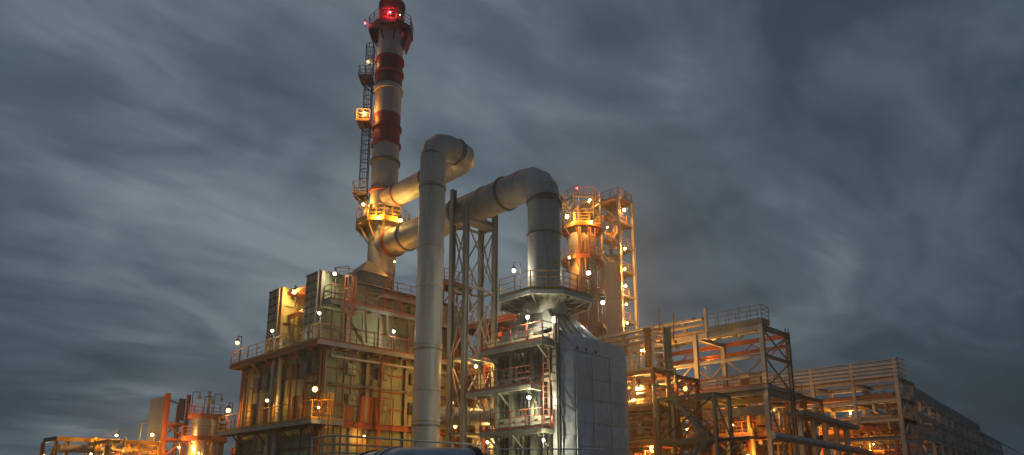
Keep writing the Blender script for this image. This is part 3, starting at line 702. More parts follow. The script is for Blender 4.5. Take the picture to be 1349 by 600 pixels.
# octagonal platform on the hood
part('hood_neck', MB().lathe((CHX, Y2, 0), [(1.6, 12.6), (1.3, 13.7), (1.12, 13.75)], 32), 'pale', hr)
op = []
rA, rC = 2.75, 1.35
for (sx, sy, first) in ((-1,-1,0),(1,-1,1),(1,1,0),(-1,1,1)):
    P_ = [Vector((CHX+sx*rA, Y2+sy*rC, 0)), Vector((CHX+sx*rC, Y2+sy*rA, 0))]; op += P_ if not first else P_[::-1]
ZO = 13.75
oc = part('octagon_platform', MB().prism([(p.x, p.y) for p in op], ZO-.06, ZO), 'blue', hr)
b = MB()
for k in range(8): b.bar(op[k] + UP*(ZO-.2), op[(k+1) % 8] + UP*(ZO-.2), .08, .27)
part('edge_beam', b, 'pale', oc)
part('soffit', MB().prism([(CHX+(p.x-CHX)*.97, Y2+(p.y-Y2)*.97) for p in op], ZO-.10, ZO-.065), 'olive', oc)
for k in range(8):
    for f_ in (0, .5):
        p = op[k].lerp(op[(k+1) % 8], f_); c = Vector((CHX, Y2, 0)); i_ = c + (p-c).normalized()*1.2
        b = MB().bar(i_ + UP*(ZO-.2), p.lerp(i_, .04) + UP*(ZO-.2), .07, .2)
        if f_ == 0: b.bar(i_ + UP*(ZO-1.0), p.lerp(i_, .2) + UP*(ZO-.28), .08)
        part('bracket', b, 'dband', oc)
railing(hr, [p + UP*ZO for p in op] + [op[0] + UP*ZO], 'yellow', 1.15, (1.15, .76, .4), 1.1)

# ================================================================== far column with platforms
cA = atD(767, 320, 70.0); ax, ay = cA.x, cA.y
va = thing('distillation_column', 'pale far column with ringed platforms and open steel crown beside stair tower', 'column', (ax, ay, 0))
zz_ = lambda py: atD(767, py, 70.0).z
ztop = zz_(303)
for z0, z1 in ((0, 9), (9, 17.5), (17.5, zz_(345)), (zz_(345), ztop)):
    part('shell_section', MB().tube((ax, ay, z0), (ax, ay, z1-.01), 1.55, 32), 'vessel', va)
part('head', MB().lathe((ax, ay, ztop), [(1.55, 0), (1.45, .5), (1.1, .95), (.6, 1.2), (.01, 1.3)], 28), 'vessel', va)
for py in (303, 345, 388, 432): ring_platform(va, (ax, ay), 1.56, 2.35, zz_(py), 10, 'rpipe', 'yellow' if py < 330 else 'orail', under='primer', conic=.9, sp=1.3)
for k in range(6):
    a = math.pi*2*k/6 + .3; c, s = math.cos(a)*2.1, math.sin(a)*2.1
    part('crown_post', MB().bar((ax+c, ay+s, ztop), (ax+c, ay+s, zz_(263)), .16), 'tan', va)
    a2 = a + math.pi/3; c2, s2 = math.cos(a2)*2.1, math.sin(a2)*2.1
    for z in (zz_(268), zz_(284)): part('crown_beam', MB().bar((ax+c, ay+s, z), (ax+c2, ay+s2, z), .14), 'tan', va)
    part('crown_brace', MB().bar((ax+c, ay+s, zz_(284)), (ax+c2, ay+s2, zz_(268)), .09), 'tan', va)
railing(va, [(ax+2.1*math.cos(.3+k*math.pi/3), ay+2.1*math.sin(.3+k*math.pi/3), zz_(268)) for k in range(7)], 'primer', sp=1.0)
part('vent_drum', MB().lathe((ax+.3, ay-.3, zz_(284)), [(.01,0),(.7,0),(.7,1.2),(.3,1.6),(.01,1.7)], 18), 'tan', va)
for (dx, dy, zA, zB) in ((-1.5,-.9,ztop+1.2,4), (-1.1,-1.3,zz_(330),4), (1.0,-1.6,ztop,4), (1.5,-1.2,ztop+.6,4)):
    part('riser_pipe', MB().path([(ax+dx*.4, ay+dy*.4, zA+.5), (ax+dx*1.15, ay+dy*1.15, zA+.5), (ax+dx*1.15, ay+dy*1.15, zB)], .16, 10), 'rpipe' if dx < 0 else 'pipe', va)
ladder(va, Vector((ax, ay, 0)) + Vector((-.3, -1.0, 0)).normalized()*2.0 + UP*zz_(430), Vector((ax, ay, 0)) + Vector((-.3, -1.0, 0)).normalized()*2.0 + UP*(ztop+.9), (1, -.3, 0), 'primer', .6)
an = thing('antenna_mast', 'thin mast with red tip light on the far column crown', 'mast', (ax, ay, zz_(268)))
part('mast', MB().tube((ax-.3, ay+.2, zz_(284)+1.7), (ax-.3, ay+.2, zz_(250)), .06, 8), 'steel', an)
part('boom', MB().bar((ax-1.6, ay+1.2, zz_(266)), (ax-2.6, ay+2.0, zz_(247)), .16), 'red', an)

# ================================================================== far stair tower
sx0, sy0 = 61.9, 44.2; sx1, sy1 = 64.7, 47.6
st = thing('stair_tower', 'far open stair tower with lit right side and lilac sheet cladding', 'tower', ((sx0+sx1)/2, (sy0+sy1)/2, 0))
ztt = 36.0
cn = [(sx0,sy0),(sx1,sy0),(sx1,sy1),(sx0,sy1)]
for k, (x, y) in enumerate(cn): part('column', MB().ibeam((x,y,0), (x,y,ztt), .3, .3, X), 'lilac', st)
nl = 12; dz = ztt/nl
for k in range(1, nl+1):
    z = k*dz
    for j in range(4):
        a, c = cn[j], cn[(j+1) % 4]; part('beam', MB().bar((a[0],a[1],z-.1), (c[0],c[1],z-.1), .16, .24), 'lilac', st)
    part('landing', MB().box((sx0+.1, sy0+.1, z-.24), (sx1-.1, sy0+1.0, z-.19)), 'rpipe', st)
    part('landing', MB().box((sx0+.1, sy1-1.0, z-dz/2-.24), (sx1-.1, sy1-.1, z-dz/2-.19)), 'rpipe', st)
    stair(st, (sx0+.8, sy0+1.0, z-dz-.2), (sx0+.8, sy1-1.0, z-dz/2-.2), .8, (1,0,0), 'rpipe', 'yellow')
    stair(st, (sx1-.8, sy1-1.0, z-dz/2-.2), (sx1-.8, sy0+1.0, z-.2), .8, (1,0,0), 'rpipe', 'yellow')
    if k > 1:
        part('brace', MB().bar((sx0,sy0,z-dz), (sx0,sy1,z), .13), 'pale', st)
        railing(st, [(sx0+.2, sy0-.05, z-.2), (sx1-.1, sy0-.05, z-.2)], 'yellow', sp=1.4)
railing(st, [(x, y, ztt) for x, y in cn] + [(sx0, sy0, ztt)], 'orail', sp=1.2)
part('top_deck', MB().box((sx0, sy0, ztt-.08), (sx1, sy1, ztt-.03)), 'rpipe', st)
zcl = onX(805, 347, sx0).z
for k in range(6):
    z0, z1 = zcl*k/6, zcl*(k+1)/6
    for i in range(2): part('cladding_sheet', MB().box((sx0-.30, sy0+.25+i*1.7, z0+.02), (sx0-.20, sy0+.25+(i+1)*1.7-.03, z1-.02)), 'lilac', st)
zs0 = onX(788, 322, sx0).z
for k in range(5):
    z0, z1 = zs0 + (ztt+.4-zs0)*k/5, zs0 + (ztt+.4-zs0)*(k+1)/5
    part('cladding_strip', MB().box((sx0-.30, sy1-.75, z0+.02), (sx0-.20, sy1+.45, z1-.02)), 'lilac', st)

# ================================================================== generic crowded process block
def process_block(name, label, cat, lo, hi, ztop, seed, levels=3, dens=1.0, mats=('rpipe','pipe','tan','insul','primer'), frame='primer', rail='yellow', drums=3, decks=True):
    rn = random.Random(seed); x0, y0 = lo; x1, y1 = hi
    t = thing(name, label, cat, ((x0+x1)/2, (y0+y1)/2, 0))
    nx, ny = max(1, round((x1-x0)/4)), max(1, round((y1-y0)/4)); gx = [x0+(x1-x0)*i/nx for i in range(nx+1)]; gy = [y0+(y1-y0)*i/ny for i in range(ny+1)]
    lv = [ztop*(k+1)/levels for k in range(levels)]
    for x in gx:
        for y in gy: part('column', MB().ibeam((x,y,0), (x,y,ztop), .26, .26, X), frame, t)
    for z in lv:
        for y in gy: part('beam', MB().ibeam((x0,y,z-.2), (x1,y,z-.2), .2, .3), frame, t)
        for x in gx: part('beam', MB().ibeam((x,y0,z-.2), (x,y1,z-.2), .2, .3), frame, t)
        if decks:
            part('deck', MB().box((x0, y0, z-.04), (x0+(x1-x0)*.45, y1, z)), 'deck', t)
            railing(t, [(x0, y1, z), (x0, y0, z), (x0+(x1-x0)*.45, y0, z)], rail)
    for k, z in enumerate([0]+lv[:-1]):
        hgt = lv[k]-z
        for a in range(len(gx)-1):
            if rn.random() < .6: part('brace', MB().bar((gx[a],y0,z), (gx[a+1],y0,z+hgt-.3), .12), frame, t)
        for a in range(len(gy)-1):
            if rn.random() < .6: part('brace', MB().bar((x0,gy[a],z), (x0,gy[a+1],z+hgt-.3), .12), frame, t)
        for q in range(drums):
            r = rn.uniform(.35, .8); h = hgt*rn.uniform(.4, .75); cx_, cy_ = rn.uniform(x0+.8, x1-.8), rn.uniform(y0+.8, y1-.8)
            part('drum', MB().lathe((cx_,cy_,z+.05), [(.01,0),(r*.7,.05),(r,r*.4),(r,h-r*.4),(r*.7,h-.05),(.2,h),(.2,h+.3),(.01,h+.3)], 18), rn.choice(mats), t)
        for q in range(int(9*dens)):
            r = rn.choice((.07,.1,.14,.2)); p = Vector((rn.uniform(x0-.3,x1), rn.uniform(y0-.3,y1), z+rn.uniform(.3,hgt-.4))); pts = [p]
            for s in range(rn.randint(3,5)):
                ax_ = rn.choice((0,1,2)) if s else rn.choice((0,1)); d = Vector((0,0,0)); d[ax_] = rn.choice((-1,1))*rn.uniform(.8, 3.5)
                n_ = pts[-1]+d; n_.x = min(max(n_.x, x0-.4), x1+.2); n_.y = min(max(n_.y, y0-.4), y1+.2); n_.z = min(max(n_.z, .3), ztop+.2)
                if (n_-pts[-1]).length > .5 and (len(pts) < 2 or (n_-pts[-1]).normalized().dot((pts[-1]-pts[-2]).normalized()) > -.5): pts.append(n_)
            if len(pts) > 1: part('pipe', MB().path(pts, r, 10), rn.choice(mats), t)
        for q in range(int(4*dens)):
            p = Vector((rn.uniform(x0-.3,x0+.6), rn.uniform(y0,y1), z+rn.uniform(.6,hgt-.5))) if rn.random() < .5 else Vector((rn.uniform(x0,x1), rn.uniform(y0-.3,y0+.6), z+rn.uniform(.6,hgt-.5)))
            b = MB().tube(p-Vector((.25,0,0)), p+Vector((.25,0,0)), .2, 10); b.tube(p, p+UP*.5, .06, 8); b.lathe(p+UP*.5, [(.2,-.02),(.24,0),(.2,.02)], 14); part('valve', b, rn.choice(mats), t)
    return t
# between furnace and silver unit
process_block('process_unit', 'crowded orange lit pipework between the furnace house and silver unit', 'plant unit', (34.5, 34.0), (43.5, 40.6), 14.6, 3, 4, 1.6)
# right of silver unit
process_block('process_unit', 'yellow glowing pipework just right of the silver cladding', 'plant unit', (44.0, 28.8), (50.5, 35.4), 11.0, 11, 4, 2.2)
# silver elbow pipe in front of the orange unit
ep = atD(606, 549, 47.5); eq = Vector((ep.x + 1.5, ep.y - 1.5, ep.z)); eo = thing('insulated_pipe', 'fat silver insulated pipe bending down beside the lattice tower', 'pipe', (eq.x, eq.y, 0))
dr_ = (eq-ep).normalized()
part('pipe_run', MB().tube(ep - dr_*2, eq, .62, 28), 'insul', eo)
cen = eq - UP*.8; part('bend', MB().path([cen + UP*.8*math.cos(t) + dr_*.8*math.sin(t) for t in [math.pi/2*k/5 for k in range(6)]], .62, 28), 'insul', eo)
part('pipe_run', MB().tube(eq + dr_*.8 - UP*.8, (eq + dr_*.8)*1 - UP*(eq.z), .62, 28), 'insul', eo)
for k in range(4): q = ep.lerp(eq, k/3); part('band', MB().tube(q - dr_*.03, q + dr_*.03, .64, 28), 'dband', eo)

# ================================================================== pipe rack with top gallery
RX0, RY0, RX1, RY1 = 53.5, 24.3, 58.5, 37.4
zr = lambda py: atD(1003, py, 55.0).z
ZT, ZM, ZL = zr(426), zr(468), zr(512)
rk = thing('pipe_rack', 'pale steel pipe rack portal with railed top gallery in front of lit plant', 'rack', ((RX0+RX1)/2, (RY0+RY1)/2, 0))
ybays = [RY0, 30.4, RY1]
for y in ybays:
    for x in (RX0, RX1): part('column', MB().ibeam((x,y,0), (x,y,ZT), .36, .36, X), 'pale' if x == RX0 else 'steel', rk)
    for z in (ZT-.25, ZL-.2): part('cross_beam', MB().ibeam((RX0,y,z), (RX1,y,z), .24, .36), 'pale', rk)
for x in (RX0, RX1):
    for z, hh_ in (((ZT-.25, .5), (ZM, .3), (ZM-1.55, .28), (ZL-.2, .5)) if x == RX0 else ((ZT-.25, .4), (ZT-1.2, .3), (ZL-.2, .5))):
        part('long_beam', MB().ibeam((x,RY0,z), (x,RY1,z), .24, hh_), ('pale' if x == RX0 else 'primer') if z > ZL else 'steel', rk)
    n = 8
    for k in range(n):
        ya, yb = RY0+(RY1-RY0)*k/n, RY0+(RY1-RY0)*(k+1)/n
        a, c = (ZM-1.45, ZM-.1) if k % 2 else (ZM-.1, ZM-1.45)
        if x == RX0: part('truss_brace', MB().bar((x,ya,a), (x,yb,c), .13), 'tan', rk)
        a, c = (ZT-1.8, ZT-.5) if k % 2 else (ZT-.5, ZT-1.8)
        if x == RX1: part('truss_brace', MB().bar((x,ya,a), (x,yb,c), .1), 'primer', rk)
for z0, z1 in ((ZL, ZM), (ZM, ZT-.4), (1.0, ZL-.5)):
    part('end_brace', MB().bar((RX0,RY0,z0), (RX1,RY0,z1), .12), 'steel', rk); part('end_brace', MB().bar((RX1,RY0-.03,z0), (RX0,RY0-.03,z1), .12), 'steel', rk)
    part('end_beam', MB().ibeam((RX0,RY0,z1), (RX1,RY0,z1), .2, .3), 'steel', rk)
grating(rk, (RX0-.2, RY0-.2, ZT+.3), (RX0+1.2, 29.0, ZT+.3), under='tan', axis=1)
railing(rk, [(RX0-.2, 29.0, ZT+.3), (RX0-.2, RY0-.2, ZT+.3), (RX0+1.2, RY0-.2, ZT+.3), (RX0+1.2, 29.0, ZT+.3)], 'steel', 1.25, (1.25,.85,.45), 1.0, .035)
grating(rk, (RX0-.3, RY0-.3, ZL+.28), (RX1, RY1, ZL+.28), m='blue', under='steel', axis=1)
railing(rk, [(RX0+1.6, RY0, ZL+.28), (RX0-.3, RY0-.3, ZL+.28), (RX0-.3, RY1, ZL+.28)], 'orail')
part('tall_post', MB().bar((RX0-.1, 29.2, ZT-.6), (RX0-.1, 29.2, ZT+2.2), .24), 'pale', rk)
for z in (ZL-1.6, 4.2):
    part('girder', MB().box((RX0-.1, RY0+.2, z-.45), (RX0+.35, RY1-.2, z+.25)), 'conc', rk)
ladder(rk, (RX1-.8, RY0-.35, .1), (RX1-.8, RY0-.35, ZT+.2), (1,0,0), 'dark', .6)
# pipes resting on the rack
for k, (px_, dz_, r, ya, yb, m, lab) in enumerate((
    (0.2, .28, .20, 29.45, 44.5, 'pipe', 'lowest tan pipe on the left half of the railed rack'),
    (0.1, .85, .16, 29.45, 44.5, 'pipe', 'second tan pipe from below in the stack at the rack top left'),
    (0.1, 1.35, .14, 29.6, 44.5, 'insul', 'third silvery pipe from below in the stack at the rack top left'),
    (0.9, 1.75, .12, 31.0, 44.5, 'pipe', 'topmost thin pipe in the stack at the rack top left'),
    (2.6, .30, .22, 26.0, 44.5, 'rpipe', 'brown pipe lying along the middle of the railed rack'),
    (3.7, .28, .18, 26.0, 44.5, 'insul', 'silvery pipe along the far side of the railed rack'))):
    p = thing('pipe', lab, 'pipe', (RX0+px_, ya, ZT+dz_-r), 'pipes lying on the racks'); part('run', MB().tube((RX0+px_, ya, ZT+dz_), (RX0+px_, yb, ZT+dz_), r, 14), m, p)
    part('end_flange', MB().tube((RX0+px_, ya-.06, ZT+dz_), (RX0+px_, ya+.06, ZT+dz_), r*1.35, 14), 'dband', p)
    for q in range(3): yy = ya + 2 + q*3.2; part('shoe', MB().box((RX0+px_-.09, yy-.2, ZT+max(-.2, dz_-r-.35)), (RX0+px_+.09, yy+.2, ZT+dz_-r+.02)), 'steel', p)
for k, (px_, r, m, lab) in enumerate(((.8,.25,'insul','silvery pipe nearest the edge on the blue rack deck'),(1.7,.18,'rpipe','brown pipe second from the edge on the blue rack deck'),(2.5,.32,'pipe','fat tan pipe on the blue rack deck'),(3.4,.2,'rpipe','brown pipe at the back of the blue rack deck'))):
    p = thing('pipe', lab, 'pipe', (RX0+px_, RY0+2, ZL+.28), 'pipes lying on the racks'); part('run', MB().path([(RX0+px_, RY0+1.5+.5*k, ZL+.3), (RX0+px_, RY0+1.5+.5*k, ZL+.7+r), (RX0+px_, RY1+1, ZL+.7+r)], r, 14), m, p)
    for q in range(3): yy = RY0+3.5+q*3.5; part('stand', MB().box((RX0+px_-.1, yy-.1, ZL+.28), (RX0+px_+.1, yy+.1, ZL+.71)), 'steel', p)
# valves and boxes on the deck by the corner column
cb = thing('control_cabinet', 'small grey equipment cabinets by the corner post of the rack deck', 'cabinet', (RX0+1, RY0+1.2, ZL+.28))
part('cabinet_body', MB().box((RX0+.5, RY0+.6, ZL+.29), (RX0+1.1, RY0+1.5, ZL+1.5)), 'steel', cb); part('cabinet_body', MB().box((RX0+.6, RY0+1.7, ZL+.29), (RX0+1.1, RY0+2.5, ZL+1.2)), 'tan', cb)

# ================================================================== cable ladder tower left of the rack
lt0 = atD(866, 440, 57.5); ltw = thing('cable_ladder_tower', 'tall cable ladder between dark posts at the left end of rack', 'ladder tower', (lt0.x, lt0.y, 0))
lx, ly = lt0.x, lt0.y; zlt = atD(866, 432, 57.5).z
ca = Vector((1,-1,0)).normalized()
for s_, m in ((-1.05,'rpipe'), (-.72,'rpipe'), (.66,'green'), (1.0,'green')):
    q = Vector((lx,ly,0)) + ca*s_; part('post', MB().ibeam(q, q + UP*zlt, .34, .28, ca), m, ltw)
b = MB()
for s_ in (-.42, .42): q = Vector((lx,ly,0)) + ca*s_ + fv*.3; b.bar(q + UP*.5, q + UP*(zlt+.3), .08, .14)
part('cable_ladder', b, 'pale', ltw)
for k in range(int(zlt/.75)):
    q = Vector((lx,ly,.8 + k*.75)) + fv*.3; part('rung', MB().bar(q - ca*.42, q + ca*.42, .10, .2), 'pale', ltw)
for z in (4.5, 9, zlt-.2): q = Vector((lx,ly,z)); part('cross_beam', MB().bar(q - ca*1.0, q + ca*.9, .18), 'rpipe', ltw)
for k, (px, py) in enumerate(((868,408),(887,413))):
    q = atD(px, 440, 58.0); q2 = atD(px, py, 58.0); m_ = thing('lightning_rod', ('taller' if k == 0 else 'shorter') + ' thin rod standing above the cable ladder tower', 'rod', (q.x, q.y, q.z)); part('rod', MB().tube((q.x,q.y,q.z-.8), q2, .05, 8), 'rpipe', m_); part('foot', MB().box((q.x-.2,q.y-.2,q.z-.9),(q.x+.2,q.y+.2,q.z-.6)), 'pipe', m_)

# ================================================================== green stair frame in front of the rack
gD = 44.0
g0 = atD(866, 528, gD+3.0); g1 = atD(940, 514, gD-.0); g2 = atD(960, 523, gD+2.2)
ZG = (g0.z + g1.z)/2
gx0, gy0 = g1.x, g1.y
gy1 = onX(866, 528, gx0).y; gx1 = onY(960, 523, gy0).x
gf = thing('access_stairs', 'greenish open steel frame with blue stairs in front of the rack', 'stairs', ((gx0+gx1)/2, (gy0+gy1)/2, 0))
zg2 = onX(940, 578, gx0).z
for x, y in ((gx0,gy0), (gx0,gy1), (gx1,gy0), (gx1,gy1)): part('column', MB().ibeam((x,y,0), (x,y,ZG), .2, .22, X), 'green', gf)
for z in (ZG-.08, zg2):
    for a, c in (((gx0,gy0),(gx0,gy1)), ((gx1,gy0),(gx1,gy1)), ((gx0,gy0),(gx1,gy0)), ((gx0,gy1),(gx1,gy1))): part('beam', MB().ibeam((*a,z), (*c,z), .15, .2), 'green', gf)
part('brace', MB().bar((gx0-.02,gy1,zg2), (gx0-.02,gy0,ZG-.2), .09), 'dark', gf)
part('brace', MB().bar((gx1,gy0,zg2), (gx0,gy0,ZG-.2), .08), 'green', gf)
stair(gf, (gx0+.7, gy1-.9, ZG), (gx0+.7, gy0+.8, zg2+.1), .9, (1,0,0), 'blue', 'orail')
stair(gf, (gx0+.6, gy0+.7, zg2), (gx0+.6, gy1-.8, zg2-2.6), .9, (1,0,0), 'blue', 'green')
part('landing', MB().box((gx0+.1, gy1-1.0, ZG-.02), (gx1-.1, gy1-.1, ZG+.03)), 'blue', gf)
part('landing', MB().box((gx0+.1, gy0-2.2, zg2-.02), (gx1-.1, gy0+.7, zg2+.04)), 'blue', gf)
part('landing_beam', MB().ibeam((gx0,gy0-2.2,zg2-.14), (gx0,gy0,zg2-.14), .15, .22), 'dark', gf)
for yy in (gy0-1.9, gy0-1.0): part('knee_brace', MB().bar((gx0, gy0-.1, zg2-1.2), (gx0, yy, zg2-.2), .08), 'green', gf)

# ================================================================== long rear rack with stacked cable trays (crosswise) and its receding arm
QX, QY = 77.7, 21.3
zq = lambda py: atD(1178, py, 70.0).z
ZQ0, ZQ1 = zq(497), zq(474)
qy1 = QY + 26.0
rr_ = thing('cable_rack', 'long rear rack with stacked horizontal trays above the glowing plant', 'rack', (QX+2, QY+12, 0))
bay = 4.3
for k in range(7):
    y = QY + bay*k
    part('tray_post', MB().bar((QX-.1, y, ZQ0), (QX-.1, y, ZQ1+.1), .3, .3), 'pale', rr_)
    if k % 2 == 0 or k == 0:
        for x in (QX, QX+5.2): part('column', MB().ibeam((x,y,0), (x,y,ZQ0), .4, .4, X), 'pale', rr_)
    else: part('hanger', MB().bar((QX, y, ZQ0-4.4), (QX, y, ZQ0), .3), 'pale', rr_)
    for z in (ZQ0-.2, ZQ0-2.4, ZQ0-4.4): part('cross_beam', MB().ibeam((QX,y,z), (QX+5.2,y,z), .25, .35), 'tan', rr_)
for k in range(5):
    z = ZQ0 + .25 + (ZQ1-ZQ0-.2)*k/4
    part('tray', MB().box((QX-.28, QY-.3, z-.11 if k < 4 else z-.04), (QX+.3, qy1, z+.11 if k < 4 else z+.04)), 'pale', rr_)
for z, hh_, m in ((ZQ0-.15,.5,'pale'), (ZQ0-2.3,.45,'pale'), (ZQ0-4.3,.45,'pale'), (ZQ0-6.2,.4,'steel')):
    for x in (QX, QX+5.2): part('long_beam', MB().ibeam((x,QY,z), (x,qy1,z), .3, hh_), m, rr_)
for z0 in (ZQ0-2.2, ZQ0-4.3, ZQ0-6.4):
    part('end_brace', MB().bar((QX,QY,z0), (QX+2.6,QY,z0+1.9), .16), 'pale', rr_); part('end_brace', MB().bar((QX+5.2,QY,z0), (QX+2.6,QY,z0+1.9), .16), 'pale', rr_)
    part('end_beam', MB().ibeam((QX,QY,z0-.1), (QX+5.2,QY,z0-.1), .25, .35), 'pale', rr_)
railing(rr_, [(QX+.3, QY-.1, ZQ0), (QX+3.0, QY-.1, ZQ0), (QX+3.0, QY+2, ZQ0)], 'pale', 2.2, (2.2,1.6,1.1,.5), .7, .05)
names = ('first', 'second', 'third', 'fourth', 'fifth', 'sixth', 'seventh', 'eighth')
rn = random.Random(5)
for lvl, z in enumerate((ZQ0-2.05, ZQ0-4.05)):
    for k in range(5):
        x = QX + .5 + k*1.0; r = rn.choice((.14,.2,.28)); z_ = z + r; yend = QY + rn.uniform(-.2, 3)
        p = thing('pipe', f'{names[k]} pipe from the front on the {"upper" if lvl == 0 else "lower"} tier of the rear tray rack', 'pipe', (x, QY, z), 'pipes lying on the racks')
        pts = [(x, qy1, z_), (x, yend, z_)] + ([(x, yend, z_-1.2), (x+1.2, yend, z_-1.2)] if k % 2 else [])
        part('run', MB().path(pts, r, 12), rn.choice(('pipe','rpipe','insul')), p)
        for q in range(3): part('shoe', MB().box((x-.08, QY+5+q*6-.2, z-.02), (x+.08, QY+5+q*6+.2, z_-r+.06)), 'steel', p)
process_block('process_unit', 'orange lit equipment crowding beneath the rear tray rack', 'plant unit', (79.5, 22.5), (90.0, 44.0), ZQ0-5.0, 21, 3, 4.0, drums=6, frame='rpipe', rail='orail')
process_block('process_unit', 'dim orange equipment behind the stair frame under the railed rack', 'plant unit', (60.0, 25.5), (68.0, 40.0), ZL+.6, 31, 3, 3.5, drums=5, frame='rpipe', rail='orail')
# receding arm
az = math.radians(39.8); dA = Vector((math.cos(math.radians(45)-az), math.sin(math.radians(45)-az), 0))
# heading az to the right of the view axis; the view axis is 45 degrees in the X/Y plane
dA = Vector((math.cos(math.pi/4 - az), math.sin(math.pi/4 - az), 0)); nA = Vector((-dA.y, dA.x, 0))
A0 = Vector((QX, QY, 0)) + dA*5.4
ar = thing('cable_rack', 'receding pipe rack arm with mesh parapet running off to the right', 'rack', A0)
LEN = 96; step = 6.0
for k in range(int(LEN/step)+1):
    p = A0 + dA*(k*step)
    for s_ in (0, 4.6): part('column', MB().ibeam(p + nA*s_, p + nA*s_ + UP*(ZQ0-1.2), .36, .36, dA), 'pale', ar)
    for z in (ZQ0-1.4, ZQ0-3.4, ZQ0-5.6): part('cross_beam', MB().ibeam(p + UP*z - nA*.5, p + nA*5.0 + UP*z, .25, .32), 'pale', ar)
    if k % 2 == 0 and k*step < LEN-6:
        part('brace', MB().bar(p + UP*(ZQ0-5.4), p + dA*step + UP*(ZQ0-3.6), .14), 'pale', ar); part('brace', MB().bar(p + dA*step + UP*(ZQ0-5.4-2), p + UP*(ZQ0-5.8), .14), 'pale', ar)
for z in (ZQ0-1.3, ZQ0-3.3, ZQ0-5.5):
    for s_ in (-.02, 4.62): part('long_beam', MB().ibeam(A0 + nA*s_ + UP*z, A0 + dA*LEN + nA*s_ + UP*z, .26, .4), 'pale', ar)
pl = 76.0
n_ = 38
for k in range(n_):
    p, q = A0 + dA*(pl*k/n_) + nA*1.3, A0 + dA*(pl*(k+1)/n_ - .12) + nA*1.3
    part('parapet_panel', MB().bar(p + UP*(ZQ0+.15), q + UP*(ZQ0+.15), .06, 1.9), 'lilac', ar)
    part('parapet_post', MB().bar(p + UP*(ZQ0-1.2) - nA*.1, p + UP*(ZQ0+1.2) - nA*.1, .1), 'steel', ar)
for k in range(14):
    lvl = k // 5; z = (ZQ0-1.15, ZQ0-3.15, ZQ0-5.3)[lvl]; s_ = .4 + (k % 5)*.9; r = rn.choice((.14,.2,.26))
    p = thing('pipe', f'{names[k % 5]} pipe from the near edge on the {("top","middle","lowest")[lvl]} tier of the receding rack', 'pipe', A0 + nA*s_ + UP*z, 'pipes lying on the racks')
    part('run', MB().tube(A0 - dA*rn.uniform(0,2) + nA*s_ + UP*(z+r+.12), A0 + dA*(LEN + (60 if k == 0 else 0)) + nA*s_ + UP*(z+r+.12), r, 12), rn.choice(('pipe','insul','steel')), p)
    for q in range(4): c = A0 + dA*(6*q) + nA*s_; part('shoe', MB().box((c.x-.12, c.y-.12, z+.0), (c.x+.12, c.y+.12, z+r*.5+.12)), 'steel', p)
# lower tray bridge in front of the rear rack
t0 = atD(1046, 546, 54.0); t1 = t0 + dA*17
tb = thing('cable_bridge', 'low blue grey cable bridge descending right below the tray rack', 'bridge', (t0.x, t0.y, 0))
part('tray_floor', MB().bar(t0, t1, 1.4, .1), 'deck', tb)
for s_ in (-.7, .7): part('side_rail', MB().bar(t0 + nA*s_ + UP*.15, t1 + nA*s_ + UP*.15, .06, .34), 'steel', tb)
for k in range(24): q = t0.lerp(t1, k/24); part('rung', MB().bar(q - nA*.68 + UP*.12, q + nA*.68 + UP*.12, .12, .08), 'blue', tb)
for k in range(5):
    q = t0.lerp(t1, (k+.4)/5); part('leg', MB().bar(Vector((q.x,q.y,0)), q - UP*.06, .36, .36), 'pale', tb)
    part('knee', MB().bar(q - UP*1.4, q + dA*1.0 - UP*.15, .14), 'pale', tb)
t0b = atD(1035, 577, 52.0); p = thing('insulated_pipe', 'grey insulated pipe sloping past below the blue grey cable bridge', 'pipe', t0b)
part('run', MB().tube(t0b - dA*3, t0b + dA*26, .32, 16), 'insul', p)
for k in range(9): q = t0b + dA*(3*k); part('band', MB().tube(q, q + dA*.06, .34, 16), 'dband', p)
for k in range(3): q = t0b + dA*(2+8*k); part('stand', MB().bar(Vector((q.x,q.y,0)), q - UP*.3, .24), 'steel', p)

# ================================================================== foreground insulated pipe and handrails
fp0 = atD(470, 600, 15.0); fpm = atD(565, 589, 14.0); fp1 = atD(622, 592, 14.6)
zc_ = fpm.z - .62
rv = Vector((1,-1,0)).normalized(); fw = Vector((1,1,0)).normalized()
P = [atD(455,600,17.6), atD(500,600,15.0), atD(535,600,14.2), atD(600,600,14.2), atD(622,600,14.35)]
for p_ in P: p_.z = zc_
P[0].z -= .12; P[1].z -= .02
fo = thing('insulated_pipe', 'big blue grey insulated pipe lying closest along the bottom edge', 'pipe', (P[2].x, P[2].y, 0))
P = [P[0] + fw*6 - rv*3 - UP*.5] + P
part('pipe_run', MB().path(P, .62, 40), 'fore', fo)
dl = (P[-1]-P[-2]).normalized()
cb_ = P[-1] - UP*.9
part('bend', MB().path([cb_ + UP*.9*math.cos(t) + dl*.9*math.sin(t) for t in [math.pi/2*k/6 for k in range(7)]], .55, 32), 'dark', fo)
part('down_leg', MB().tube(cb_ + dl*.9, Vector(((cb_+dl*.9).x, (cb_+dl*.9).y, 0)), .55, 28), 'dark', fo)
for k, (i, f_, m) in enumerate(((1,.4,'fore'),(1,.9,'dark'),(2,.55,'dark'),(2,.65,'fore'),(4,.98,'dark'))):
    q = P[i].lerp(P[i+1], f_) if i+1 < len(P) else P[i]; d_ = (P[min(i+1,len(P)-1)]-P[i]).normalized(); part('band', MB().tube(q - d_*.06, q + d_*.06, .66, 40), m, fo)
for q in (P[3], P[4]): part('cradle', MB().box((q.x-.3, q.y-.3, 0), (q.x+.3, q.y+.3, zc_-.5)), 'conc', fo)
w0 = atD(441, 574, 31.0); w1 = onY(556, 583, w0.y)
wr = thing('handrail', 'pale three bar handrail in front of the furnace house', 'handrail', (w0.x, w0.y, w0.z-1.1))
